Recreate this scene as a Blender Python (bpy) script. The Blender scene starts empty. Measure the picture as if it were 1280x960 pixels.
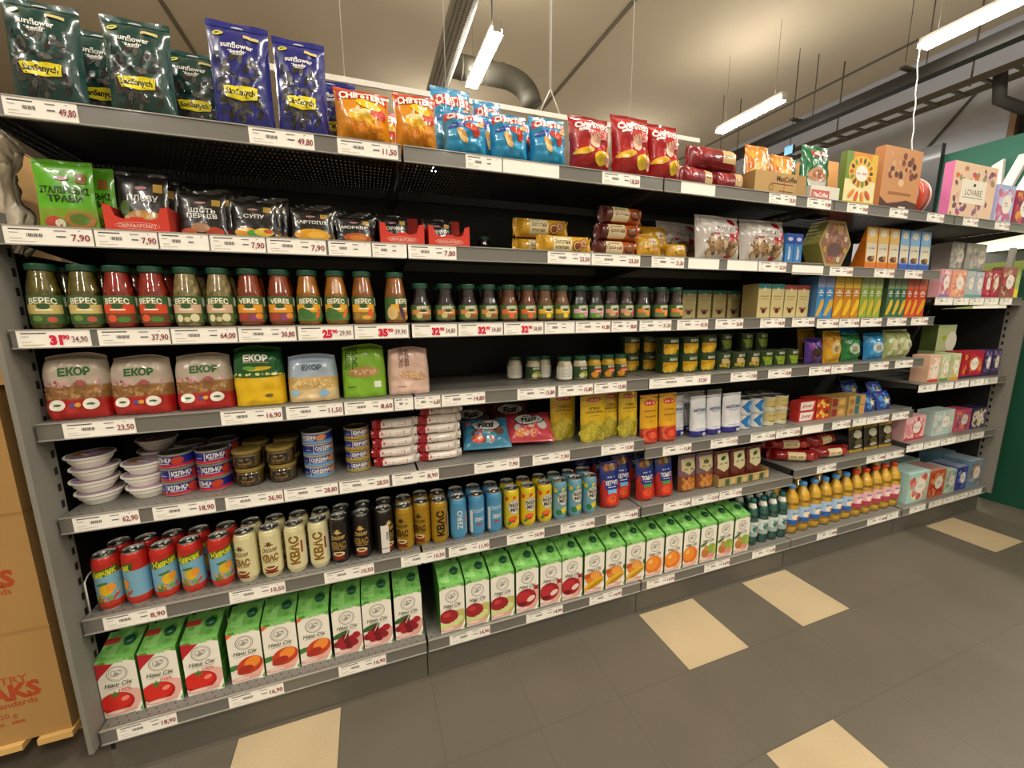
import bpy, math, random
from mathutils import Vector, Matrix, noise, geometry
C = bpy.context.scene.collection
scn = bpy.context.scene
PI = math.pi
# ------------------------------------------------------------------ camera, world, exposure
cam_d = bpy.data.cameras.new('camera'); cam = bpy.data.objects.new('camera', cam_d); C.objects.link(cam)
cam_d.sensor_fit = 'HORIZONTAL'; cam_d.sensor_width = 36.0; cam_d.lens = 36.0 * 500.24 / 1280
cam_d.clip_start = 0.02
_r, _u, _f = Vector((0.94131, -0.33743, -0.01056)), Vector((0.0667, 0.1551, 0.98565)), None
YAW, PITCH, ROLL = 0.34424224, -0.16986706, -0.01053358
_f = Vector((math.sin(YAW)*math.cos(PITCH), math.cos(YAW)*math.cos(PITCH), math.sin(PITCH)))
_rt = Vector((math.cos(YAW), -math.sin(YAW), 0)); _up = _rt.cross(_f)
_r = _rt*math.cos(ROLL) + _up*math.sin(ROLL); _u = -_rt*math.sin(ROLL) + _up*math.cos(ROLL)
cam.matrix_world = Matrix(((_r.x, _u.x, -_f.x, 0.8589), (_r.y, _u.y, -_f.y, -1.43508), (_r.z, _u.z, -_f.z, 1.43623), (0, 0, 0, 1)))
scn.camera = cam
w = bpy.data.worlds.new('world'); scn.world = w; w.use_nodes = True
w.node_tree.nodes['Background'].inputs[0].default_value = (1, .93, .8, 1)
w.node_tree.nodes['Background'].inputs[1].default_value = 0.05
scn.view_settings.view_transform = 'Standard'; scn.view_settings.look = 'None'
scn.view_settings.gamma = 1.0; scn.view_settings.use_curve_mapping = False
scn.view_settings.exposure = 0.43
LAMP_W = 56.0
LAMP_COL = (1.0, .935, .82)
scn.cycles.use_denoising = True
scn.cycles.max_bounces = 6; scn.cycles.transparent_max_bounces = 12

# ------------------------------------------------------------------ colours, materials
def lin(c): return c/12.92 if c <= .04045 else ((c+.055)/1.055)**2.4
_cc = {}
def K(h):
    if not isinstance(h, str): return h
    if h not in _cc:
        q = h if len(h) == 6 else ''.join(a*2 for a in h)
        _cc[h] = tuple(lin(int(q[i:i+2], 16)/255) for i in (0, 2, 4))
    return _cc[h]
def mix(a, b, t):
    a = K(a); b = K(b); t = max(0, min(1, t)); return tuple(a[i]*(1-t)+b[i]*t for i in range(3))
def attr_mat(name, rough=.45, coat=0, metal=0, spec=.5, bump=0, bscale=60):
    m = bpy.data.materials.new(name); m.use_nodes = True; nt = m.node_tree; b = nt.nodes['Principled BSDF']
    a = nt.nodes.new('ShaderNodeVertexColor'); a.layer_name = 'Col'
    nt.links.new(a.outputs['Color'], b.inputs['Base Color'])
    b.inputs['Roughness'].default_value = rough; b.inputs['Metallic'].default_value = metal
    b.inputs['Specular IOR Level'].default_value = spec
    b.inputs['Coat Weight'].default_value = coat; b.inputs['Coat Roughness'].default_value = .06
    if bump:
        n = nt.nodes.new('ShaderNodeTexNoise'); n.inputs['Scale'].default_value = bscale; n.inputs['Detail'].default_value = 3
        tc = nt.nodes.new('ShaderNodeTexCoord'); nt.links.new(tc.outputs['Object'], n.inputs['Vector'])
        bp = nt.nodes.new('ShaderNodeBump'); bp.inputs['Strength'].default_value = bump; bp.inputs['Distance'].default_value = .003
        nt.links.new(n.outputs['Fac'], bp.inputs['Height']); nt.links.new(bp.outputs['Normal'], b.inputs['Normal'])
    return m
def noise_mat(name, c1, c2, scale, rough=.5, metal=0, bump=0, detail=4):
    m = bpy.data.materials.new(name); m.use_nodes = True; nt = m.node_tree; b = nt.nodes['Principled BSDF']
    tc = nt.nodes.new('ShaderNodeTexCoord'); n = nt.nodes.new('ShaderNodeTexNoise'); n.inputs['Scale'].default_value = scale; n.inputs['Detail'].default_value = detail
    r = nt.nodes.new('ShaderNodeMix'); r.data_type = 'RGBA'
    r.inputs[6].default_value = (*K(c1), 1); r.inputs[7].default_value = (*K(c2), 1)
    nt.links.new(tc.outputs['Object'], n.inputs['Vector']); nt.links.new(n.outputs['Fac'], r.inputs[0]); nt.links.new(r.outputs[2], b.inputs['Base Color'])
    b.inputs['Roughness'].default_value = rough; b.inputs['Metallic'].default_value = metal
    if bump:
        bp = nt.nodes.new('ShaderNodeBump'); bp.inputs['Strength'].default_value = bump; bp.inputs['Distance'].default_value = .004
        nt.links.new(n.outputs['Fac'], bp.inputs['Height']); nt.links.new(bp.outputs['Normal'], b.inputs['Normal'])
    return m
def emit_mat(name, col, s):
    m = bpy.data.materials.new(name); m.use_nodes = True; nt = m.node_tree
    e = nt.nodes.new('ShaderNodeEmission'); e.inputs[0].default_value = (*col, 1); e.inputs[1].default_value = s
    nt.links.new(e.outputs[0], nt.nodes['Material Output'].inputs[0]); return m
def film_mat(name, tint=(1, 1, 1), gloss=.12, rough=.05):
    m = bpy.data.materials.new(name); m.use_nodes = True; nt = m.node_tree
    t = nt.nodes.new('ShaderNodeBsdfTransparent'); t.inputs[0].default_value = (*tint, 1)
    g = nt.nodes.new('ShaderNodeBsdfGlossy'); g.inputs['Roughness'].default_value = rough
    fr = nt.nodes.new('ShaderNodeFresnel'); fr.inputs[0].default_value = 1.2 if 'wrap' in name else 1.45
    ad = nt.nodes.new('ShaderNodeMath'); ad.operation = 'ADD'; ad.inputs[1].default_value = gloss*.35; ad.use_clamp = True
    mx = nt.nodes.new('ShaderNodeMixShader')
    nt.links.new(fr.outputs[0], ad.inputs[0]); nt.links.new(ad.outputs[0], mx.inputs[0])
    nt.links.new(t.outputs[0], mx.inputs[1]); nt.links.new(g.outputs[0], mx.inputs[2])
    nt.links.new(mx.outputs[0], nt.nodes['Material Output'].inputs[0]); return m
M = dict(
    print=attr_mat('printed_card', .42, .15), paper=attr_mat('paper', .75), film=attr_mat('printed_film', .26, .5, bump=.25, bscale=45),
    food=attr_mat('jar_contents', .5, .0), can=attr_mat('printed_metal', .3, .4, .25), plastic=attr_mat('plastic', .35, .1),
    gold=attr_mat('gold_metal', .3, .3, .45), alu=noise_mat('aluminium', 'c8c8c4', 'dcdcd8', 40, .28, 1),
    steel=noise_mat('painted_grey_metal', '6f6d67', '77746d', 3, .45), rail=attr_mat('price_rail_plastic', .35, .3),
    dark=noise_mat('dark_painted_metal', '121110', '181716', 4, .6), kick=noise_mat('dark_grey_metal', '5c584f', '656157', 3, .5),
    glass=film_mat('clear_glass', (1, 1, 1), .1, .03), wrap=film_mat('clear_plastic_wrap', (.95, .95, .93), .1, .2),
    pet=film_mat('clear_bottle_plastic', (.75, .9, .88), .12, .05),
    card=noise_mat('brown_cardboard', 'a98149', 'b48b50', 5, .8), wood=noise_mat('pale_wood', 'cfa35c', 'e0b973', 7, .7),
    matte=attr_mat('matte_paint', .7), duct=noise_mat('galvanised_duct', '9a958a', 'b3aea2', 9, .55, .15), duct2=noise_mat('grey_vent_duct', '57544a', '656155', 6, .6, .1),
)

# ------------------------------------------------------------------ mesh building
class MB:
    def __init__(s): s.v = []; s.f = []; s.c = []; s.sm = []
    def add(s, vs, fs, col, smooth=False):
        o = len(s.v); s.v += [tuple(p) for p in vs]
        if isinstance(col, list): s.c += col
        else: s.c += [K(col)]*len(vs)
        s.f += [tuple(i+o for i in f) for f in fs]; s.sm += [smooth]*len(fs)
    def box(s, x0, x1, y0, y1, z0, z1, col, **face):
        P = lambda *i: [((x0, x1)[a], (y0, y1)[b], (z0, z1)[c]) for a, b, c in i]
        for n, q in (('front', P((0,0,0),(1,0,0),(1,0,1),(0,0,1))), ('back', P((1,1,0),(0,1,0),(0,1,1),(1,1,1))),
                     ('left', P((0,1,0),(0,0,0),(0,0,1),(0,1,1))), ('right', P((1,0,0),(1,1,0),(1,1,1),(1,0,1))),
                     ('top', P((0,0,1),(1,0,1),(1,1,1),(0,1,1))), ('bottom', P((0,1,0),(1,1,0),(1,0,0),(0,0,0)))):
            c = face.get(n, col)
            if c is not None: s.add(q, [(0, 1, 2, 3)], c)
    def grid(s, fn, nu, nv, col, smooth=True):
        vs = []; cs = []
        for j in range(nv+1):
            for i in range(nu+1):
                u, v = i/nu, j/nv; vs.append(fn(u, v)); cs.append(K(col(u, v)) if callable(col) else K(col))
        fs = [(j*(nu+1)+i, j*(nu+1)+i+1, (j+1)*(nu+1)+i+1, (j+1)*(nu+1)+i) for j in range(nv) for i in range(nu)]
        s.add(vs, fs, cs, smooth)
    def lathe(s, prof, n=24, cx=0, cy=0, cap0=True, cap1=True, smooth=True, split=True):
        # prof: (radius, z, colour) ; colour belongs to the band up to the next ring
        for k in range(len(prof)-1):
            r0, z0, c0 = prof[k]; r1, z1, _ = prof[k+1]
            vs = []
            for r, z in ((r0, z0), (r1, z1)):
                vs += [(cx+r*math.sin(2*PI*i/n), cy-r*math.cos(2*PI*i/n), z) for i in range(n)]
            s.add(vs, [(i, (i+1) % n, n+(i+1) % n, n+i) for i in range(n)], c0, smooth)
        for flag, (r, z, c), d in ((cap0, prof[0], -1), (cap1, prof[-1], 1)):
            if flag and r > 1e-5:
                vs = [(cx+r*math.sin(2*PI*i/n), cy-r*math.cos(2*PI*i/n), z) for i in range(n)]
                s.add(vs, [tuple(range(n)) if d > 0 else tuple(reversed(range(n)))], c)
    def tube(s, pts, r, col, n=8, caps=True):
        pts = [Vector(p) for p in pts]; rings = []
        for i, p in enumerate(pts):
            t = (pts[min(i+1, len(pts)-1)] - pts[max(i-1, 0)]).normalized()
            a = Vector((0, 0, 1)) if abs(t.z) < .9 else Vector((1, 0, 0))
            x = t.cross(a).normalized(); y = t.cross(x)
            rr = r[i] if isinstance(r, (list, tuple)) else r
            rings += [tuple(p + x*rr*math.cos(2*PI*k/n) + y*rr*math.sin(2*PI*k/n)) for k in range(n)]
        m = len(pts)
        fs = [(j*n+k, j*n+(k+1) % n, (j+1)*n+(k+1) % n, (j+1)*n+k) for j in range(m-1) for k in range(n)]
        if caps: fs += [tuple(reversed(range(n))), tuple((m-1)*n+k for k in range(n))]
        s.add(rings, fs, col, True)
    def prism(s, pts, y0, y1, col, side=None):
        n = len(pts)
        s.add([(x, y0, z) for x, z in pts], [tuple(range(n))], col)
        s.add([(x, y1, z) for x, z in pts], [tuple(reversed(range(n)))], side or col)
        for i in range(n):
            a, b = pts[i], pts[(i+1) % n]
            s.add([(a[0], y0, a[1]), (a[0], y1, a[1]), (b[0], y1, b[1]), (b[0], y0, b[1])], [(0, 1, 2, 3)], side or col)
    def mesh(s, name, mat):
        me = bpy.data.meshes.new(name); me.from_pydata(s.v, [], s.f)
        at = me.color_attributes.new('Col', 'FLOAT_COLOR', 'POINT')
        fl = []
        for c in s.c: fl += [c[0], c[1], c[2], 1.0]
        at.data.foreach_set('color', fl)
        me.polygons.foreach_set('use_smooth', s.sm)
        me.materials.append(M[mat] if isinstance(mat, str) else mat); me.update(); return me

_tx = {}
def glyphs(t, bold=0):
    k = (t, bold)
    if k not in _tx:
        cu = bpy.data.curves.new('t', 'FONT'); cu.body = t; cu.resolution_u = 2; cu.offset = bold
        o = bpy.data.objects.new('t', cu); C.objects.link(o)
        dg = bpy.context.evaluated_depsgraph_get(); dg.update(); e = o.evaluated_get(dg); me = e.to_mesh()
        me.calc_loop_triangles()
        vs = [(v.co.x/.7, v.co.y/.7) for v in me.vertices]; ts = [tuple(q.vertices) for q in me.loop_triangles]
        e.to_mesh_clear(); bpy.data.objects.remove(o); bpy.data.curves.remove(cu)
        x0 = min((p[0] for p in vs), default=0); x1 = max((p[0] for p in vs), default=1)
        _tx[k] = ([(x-(x0+x1)/2, y-.5) for x, y in vs], ts, x1-x0)
    return _tx[k]
class Art:
    """flat shapes laid on a surface: surf(x, z, offset) -> point"""
    def __init__(s, mb, surf, edge=None, off=.0004, step=.00012):
        s.mb = mb; s.surf = surf; s.edge = edge; s.o = off; s.st = step; s.n = 0
    def tris(s, vs, ts, col):
        vs = list(vs); ts = list(ts)
        if s.edge:
            for _ in range(6):
                out = []; mid = {}; ch = False
                def md(a, b):
                    q = (a, b) if a < b else (b, a)
                    if q not in mid: mid[q] = len(vs); vs.append(((vs[a][0]+vs[b][0])/2, (vs[a][1]+vs[b][1])/2))
                    return mid[q]
                L = lambda a, b: math.hypot(vs[a][0]-vs[b][0], vs[a][1]-vs[b][1]) > s.edge
                for a, b, c in ts:
                    ab, bc, ca = L(a, b), L(b, c), L(c, a); k = ab+bc+ca
                    if k == 0: out.append((a, b, c)); continue
                    ch = True
                    if k == 3:
                        x, y, z = md(a, b), md(b, c), md(c, a); out += [(a, x, z), (x, b, y), (z, y, c), (x, y, z)]
                    elif k == 2:
                        while not (L(a, b) and L(b, c)): a, b, c = b, c, a
                        x, y = md(a, b), md(b, c); out += [(x, b, y), (a, x, y), (a, y, c)]
                    else:
                        while not L(a, b): a, b, c = b, c, a
                        x = md(a, b); out += [(a, x, c), (x, b, c)]
                ts = out
                if not ch: break
        o = s.o + s.n*s.st; s.n += 1
        s.mb.add([s.surf(x, z, o) for x, z in vs], ts, col, bool(s.edge))
    def poly(s, pts, col):
        ts = geometry.tessellate_polygon([[Vector((x, z, 0)) for x, z in pts]])
        fx = []
        for a, b, c in ts:
            ar = (pts[b][0]-pts[a][0])*(pts[c][1]-pts[a][1]) - (pts[b][1]-pts[a][1])*(pts[c][0]-pts[a][0])
            fx.append((a, b, c) if ar > 0 else (a, c, b))
        s.tris(pts, fx, col)
    def rect(s, x0, z0, x1, z1, col): s.tris([(x0, z0), (x1, z0), (x1, z1), (x0, z1)], [(0, 1, 2), (0, 2, 3)], col)
    def ell(s, cx, cz, rx, rz, col, rot=0, n=22):
        c, t = math.cos(rot), math.sin(rot); ps = []
        for i in range(n):
            a = 2*PI*i/n; x, z = rx*math.cos(a), rz*math.sin(a); ps.append((cx+x*c-z*t, cz+x*t+z*c))
        s.tris([(cx, cz)]+ps, [(0, i+1, (i+1) % n+1) for i in range(n)], col)
    def ring(s, cx, cz, rx, rz, wd, col, n=26):
        ps = []
        for i in range(n):
            a = 2*PI*i/n; ps += [(cx+rx*math.cos(a), cz+rz*math.sin(a)), (cx+(rx-wd)*math.cos(a), cz+(rz-wd)*math.sin(a))]
        m = 2*n; s.tris(ps, [q for i in range(n) for q in ((2*i, (2*i+2) % m, 2*i+1), (2*i+1, (2*i+2) % m, (2*i+3) % m))], col)
    def text(s, t, cx, cz, h, col, rot=0, wmax=None, bold=0, shear=0, arc=0):
        vs, ts, wd = glyphs(t, bold); sx = h
        if wmax and wd*h > wmax: sx = wmax/wd
        c, q = math.cos(rot), math.sin(rot); ps = []
        for x, y in vs:
            X, Y = x*sx+y*h*shear, y*h + arc*(x*x)*h
            ps.append((cx+X*c-Y*q, cz+X*q+Y*c))
        s.tris(ps, ts, col)
    def scrawl(s, cx, cz, w, h, col, seed=1):
        # print too small to read: a run of short upright dashes
        rn = random.Random(seed); x = cx-w/2
        while x < cx+w/2-h*.2:
            d = h*rn.uniform(.18, .42)
            if rn.random() > .12: s.rect(x, cz-h*.5, min(x+d, cx+w/2), cz+h*rn.choice((.3, .36, .5)), col); s.n -= 1
            x += d+h*.16
        s.n += 1
    def star(s, cx, cz, r, col, n=5, k=.4, rot=PI/2):
        ps = [(cx+(r if i % 2 == 0 else r*k)*math.cos(rot+PI*i/n), cz+(r if i % 2 == 0 else r*k)*math.sin(rot+PI*i/n)) for i in range(2*n)]
        s.tris([(cx, cz)]+ps, [(0, i+1, (i+1) % (2*n)+1) for i in range(2*n)], col)
    def blobs(s, x0, z0, x1, z1, n, r, cols, seed=1, asp=1.0):
        rn = random.Random(seed)
        for _ in range(n):
            q = r*rn.uniform(.6, 1.2)
            s.ell(rn.uniform(x0+q, x1-q), rn.uniform(z0+q, z1-q), q, q*asp, rn.choice(cols), rn.uniform(0, PI), 12)
            s.n -= 1; s.o += 2e-6
        s.n += 1
def flat(y=0): return lambda x, z, o: (x, y-o, z)
def cyl(R): return lambda x, z, o: ((R+o)*math.sin(x/R), -(R+o)*math.cos(x/R), z)

# ------------------------------------------------------------------ objects
def link(o, label=None, cat=None, group=None, kind=None):
    C.objects.link(o)
    if label: o['label'] = label
    if cat: o['category'] = cat
    if group: o['group'] = group
    if kind: o['kind'] = kind
    return o
def obj(name, mb, mat, parent=None, **kw):
    o = bpy.data.objects.new(name, mb.mesh(name, mat)); link(o, **kw)
    if parent: o.parent = parent
    return o
PROTO = {}
def proto(key, root, rmat, parts=()):
    """parts: (name, MB, material[, parent index or None][, label])"""
    PROTO[key] = (root.mesh(key, rmat), [(p[0], p[1].mesh(p[0], p[2]), p[3] if len(p) > 3 else None, p[4] if len(p) > 4 else None) for p in parts])
def put(key, name, loc, label, cat, group=None, rz=0, rx=0, ry=0, sc=(1, 1, 1)):
    me, parts = PROTO[key]
    o = link(bpy.data.objects.new(name, me), label, cat, group)
    o.location = loc; o.rotation_euler = (rx, ry, rz); o.scale = sc
    made = []
    for n, pm, par, lab in parts:
        c = bpy.data.objects.new(n, pm); C.objects.link(c); c.parent = o if par is None else made[par]
        if lab: c['label'] = lab
        made.append(c)
    return o
ORD = 'first second third fourth fifth sixth seventh eighth ninth tenth eleventh twelfth thirteenth fourteenth fifteenth sixteenth seventeenth eighteenth nineteenth twentieth'.split()
BAY = ['first', 'second', 'third', 'fourth', 'fifth']
H = .049
ZB = {1: 1.913, 2: 1.623, 3: 1.364, 4: 1.112, 5: .834, 6: .5045, 7: .1397}
ZB4 = {1: 1.913, 2: 1.614, 3: 1.355, 4: 1.109, 5: .788, 6: .5385, 7: .1397}
YF = {1: -.047, 2: -.027, 3: -.034, 4: -.018, 5: -.008, 6: -.003, 7: -.029}
def zb(l, b):
    if b == 5: return {1: 1.913, 2: 1.469, 4: .945, 6: .567, 7: .1397}[l]
    return (ZB4 if (b == 4 or (l == 5 and b == 3)) else ZB)[l]
def zt(l, b): return zb(l, b) + H + .0005
DATA = {
    'cart1': [(-0.002,0.097,0.19),(0.103,0.204,0.195),(0.215,0.32,0.2),(0.341,0.441,0.22),(0.445,0.551,0.219),(0.555,0.659,0.217),(0.667,0.768,0.189),(0.771,0.877,0.199),(0.886,0.991,0.206)],
    'cart2': [(1.055,1.157,0.203),(1.159,1.261,0.209),(1.264,1.37,0.21),(1.374,1.481,0.205),(1.485,1.589,0.209),(1.589,1.693,0.212),(1.697,1.809,0.209),(1.809,1.918,0.212),(1.918,2.031,0.217),(2.031,2.139,0.218),(2.144,2.251,0.219),(2.256,2.357,0.223),(2.363,2.467,0.227),(2.473,2.582,0.236),(2.587,2.694,0.242)],
    'water': [(2.724,2.806,0.25),(2.806,2.879,0.251),(2.879,2.953,0.252),(2.953,3.022,0.254)],
    'oil': [(3.009,3.106,0.284),(3.119,3.225,0.285),(3.225,3.321,0.288),(3.321,3.412,0.284),(3.419,3.513,0.283),(3.513,3.602,0.284),(3.609,3.693,0.291),(3.693,3.77,0.294),(3.77,3.841,0.294),(3.849,3.946,0.291),(3.946,4.038,0.294)],
    'tea7': [(4.097,4.334,0.262),(4.343,4.519,0.204),(4.529,4.654,0.163),(4.664,4.793,0.173),(4.813,5.043,0.198)],
    'canS6': [(0.015,0.089,0.198),(0.092,0.161,0.198),(0.166,0.229,0.202),(0.234,0.307,0.198),(0.313,0.387,0.198),(0.387,0.461,0.198),(0.463,0.532,0.195),(0.537,0.609,0.195),(0.611,0.684,0.196),(0.685,0.751,0.195),(0.762,0.827,0.197),(0.834,0.909,0.193),(0.909,0.984,0.183)],
    'canS6b': [(0.982,1.035,0.194),(1.042,1.112,0.179),(1.119,1.191,0.192),(1.195,1.266,0.197),(1.27,1.34,0.195),(1.347,1.416,0.194),(1.42,1.491,0.186),(1.497,1.568,0.181),(1.571,1.639,0.185),(1.643,1.714,0.188),(1.716,1.791,0.192)],
    'ketchup': [(1.823,1.927,0.221),(1.971,2.03,0.203),(2.03,2.133,0.188),(2.176,2.309,0.182)],
    'nuts': [(2.299,2.422,0.183),(2.422,2.517,0.181),(2.523,2.605,0.19),(2.61,2.735,0.177),(2.741,2.858,0.169)],
    'nuttray': [(2.491,2.827,0.031)],
    'redroll6': [(2.998,3.572,0.152)],
    'choco6': [(3.604,3.725,0.171),(3.725,3.897,0.161),(3.865,4.061,0.155)],
    'bowls': [(-0.008,0.055,0.177),(0.08,0.152,0.129)],
    'kilka': [(0.21,0.301,0.163),(0.303,0.399,0.164)],
    'pickle': [(0.41,0.497,0.081),(0.504,0.601,0.081)],
    'sardine': [(0.62,0.72,0.186),(0.756,0.843,0.187)],
    'wafer': [(0.856,1.002,0.194)],
    'wafer2': [(1.024,1.178,0.19)],
    'candy5': [(1.187,1.403,0.079),(1.393,1.648,0.107)],
    'pouch5': [(1.605,1.694,0.213),(1.71,1.849,0.206),(1.857,1.916,0.205),(1.929,2.021,0.206)],
    'pouch5b': [(2.026,2.117,0.241),(2.126,2.239,0.244)],
    'milk': [(2.267,2.321,0.206),(2.311,2.417,0.201),(2.417,2.51,0.201),(2.521,2.65,0.2)],
    'cond': [(2.65,2.734,0.187),(2.734,2.832,0.185),(2.832,2.921,0.182),(2.921,3.025,0.179)],
    'sweets5': [(3.071,3.199,0.139),(3.199,3.318,0.134),(3.324,3.455,0.123),(3.469,3.628,0.12),(3.643,3.763,0.079),(3.763,4.0,0.124)],
    'grain': [(0.015,0.134,0.184),(0.134,0.297,0.171),(0.301,0.444,0.171),(0.448,0.593,0.188),(0.6,0.758,0.156),(0.768,0.914,0.182),(0.92,1.069,0.168)],
    'mayo': [(1.501,1.559,0.113),(1.566,1.607,0.114),(1.607,1.671,0.112),(1.677,1.749,0.112),(1.749,1.809,0.113),(1.813,1.878,0.113),(1.88,1.945,0.114)],
    'corn': [(2.127,2.242,0.084),(2.247,2.357,0.082),(2.362,2.451,0.082),(2.454,2.548,0.089),(2.554,2.654,0.089),(2.657,2.759,0.089),(2.77,2.855,0.093),(2.861,2.949,0.094),(2.955,3.064,0.094)],
    'candy4': [(3.077,3.215,0.135),(3.222,3.367,0.17),(3.374,3.533,0.153),(3.605,3.791,0.151),(3.775,3.923,0.176),(3.923,4.084,0.168)],
    'jar': [(0.011,0.084,0.173),(0.097,0.172,0.173),(0.177,0.242,0.173),(0.248,0.327,0.174),(0.333,0.404,0.174),(0.413,0.485,0.174),(0.489,0.567,0.174),(0.572,0.648,0.171),(0.651,0.728,0.171),(0.733,0.81,0.171),(0.816,0.893,0.17),(0.919,1.0,0.17)],
    'jarB': [(1.009,1.082,0.138),(1.094,1.173,0.139),(1.179,1.257,0.138),(1.26,1.334,0.136),(1.34,1.414,0.135),(1.419,1.49,0.136),(1.493,1.556,0.137),(1.559,1.638,0.135),(1.647,1.72,0.136),(1.723,1.794,0.137),(1.8,1.863,0.138),(1.867,1.94,0.139)],
    'jarC': [(1.948,2.032,0.137),(2.045,2.123,0.138),(2.132,2.208,0.139)],
    'teabox3': [(2.678,2.765,0.164),(2.768,2.86,0.165),(2.862,2.952,0.159),(2.955,3.053,0.161)],
    'tall3': [(3.054,3.115,0.215),(3.118,3.19,0.216),(3.196,3.273,0.214),(3.276,3.345,0.216),(3.348,3.418,0.217),(3.425,3.493,0.219),(3.497,3.549,0.216),(3.553,3.62,0.217),(3.671,3.733,0.215),(3.737,3.797,0.217),(3.801,3.858,0.218),(3.862,3.92,0.215),(3.924,3.979,0.216),(3.983,4.064,0.217)],
    'spice': [(0.07,0.188,0.171),(0.21,0.346,0.163),(0.366,0.489,0.123),(0.5,0.619,0.112),(0.661,0.775,0.096),(0.766,0.887,0.08)],
    'tray2': [(0.219,0.353,0.07)],
    'tray2b': [(0.922,1.064,0.064),(1.07,1.229,0.066)],
    'roll2': [(1.435,1.645,0.082),(1.491,1.746,0.081)],
    'prag2': [(1.75,1.958,0.072),(1.765,1.982,0.151),(1.757,1.99,0.212)],
    'cook2': [(1.966,2.09,0.065),(2.103,2.167,0.126),(2.167,2.283,0.038)],
    'marsh2': [(2.256,2.551,0.197),(2.566,2.842,0.21)],
    'tube2': [(2.825,2.875,0.154),(2.878,2.961,0.158)],
    'hex2': [(3.031,3.316,0.227)],
    'wedge2': [(3.409,3.518,0.223),(3.521,3.63,0.225),(3.634,3.739,0.228),(3.746,3.844,0.221),(3.847,3.959,0.219),(3.963,4.079,0.221)],
    'seed': [(0.068,0.193,0.255),(0.196,0.229,0.268),(0.251,0.397,0.262),(0.406,0.476,0.238),(0.488,0.641,0.302),(0.649,0.79,0.304),(0.781,0.817,0.204)],
    'ochip': [(0.801,0.977,0.164),(0.987,1.124,0.182)],
    'bchip': [(1.135,1.306,0.144),(1.315,1.445,0.165),(1.461,1.604,0.181),(1.13,1.257,0.263),(1.26,1.363,0.246)],
    'rchip': [(1.614,1.815,0.212),(1.822,1.982,0.242),(2.006,2.141,0.245)],
    'pile1': [(2.161,2.344,0.097),(2.212,2.513,0.194),(2.358,2.503,0.106)],
    'mac1': [(2.517,2.846,0.119),(2.522,2.661,0.235),(2.666,2.829,0.218)],
    'green1': [(2.895,3.089,0.279),(2.76,2.906,0.245)],
    'sun1': [(3.137,3.374,0.256),(3.413,3.738,0.317),(3.753,3.909,0.238)],
    'lov1': [(4.034,4.49,0.313),(4.527,4.732,0.234),(4.752,4.95,0.221)],
    'teaA': [(4.1,4.208,0.17),(4.216,4.372,0.17),(4.376,4.47,0.164),(4.474,4.571,0.161),(4.58,4.665,0.169),(4.67,4.761,0.176),(4.776,4.961,0.201)],
    'teaA2': [(4.429,4.576,0.37),(4.595,4.847,0.356)],
    'teaB': [(4.131,4.251,0.175),(4.26,4.356,0.17),(4.365,4.474,0.176),(4.483,4.749,0.183),(4.759,4.849,0.181),(4.859,4.961,0.183)],
    'teaB2': [(4.442,4.659,0.354)],
    'teaC': [(4.023,4.244,0.169),(4.324,4.573,0.178),(4.582,4.777,0.163),(4.787,4.971,0.156)],
}
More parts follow.
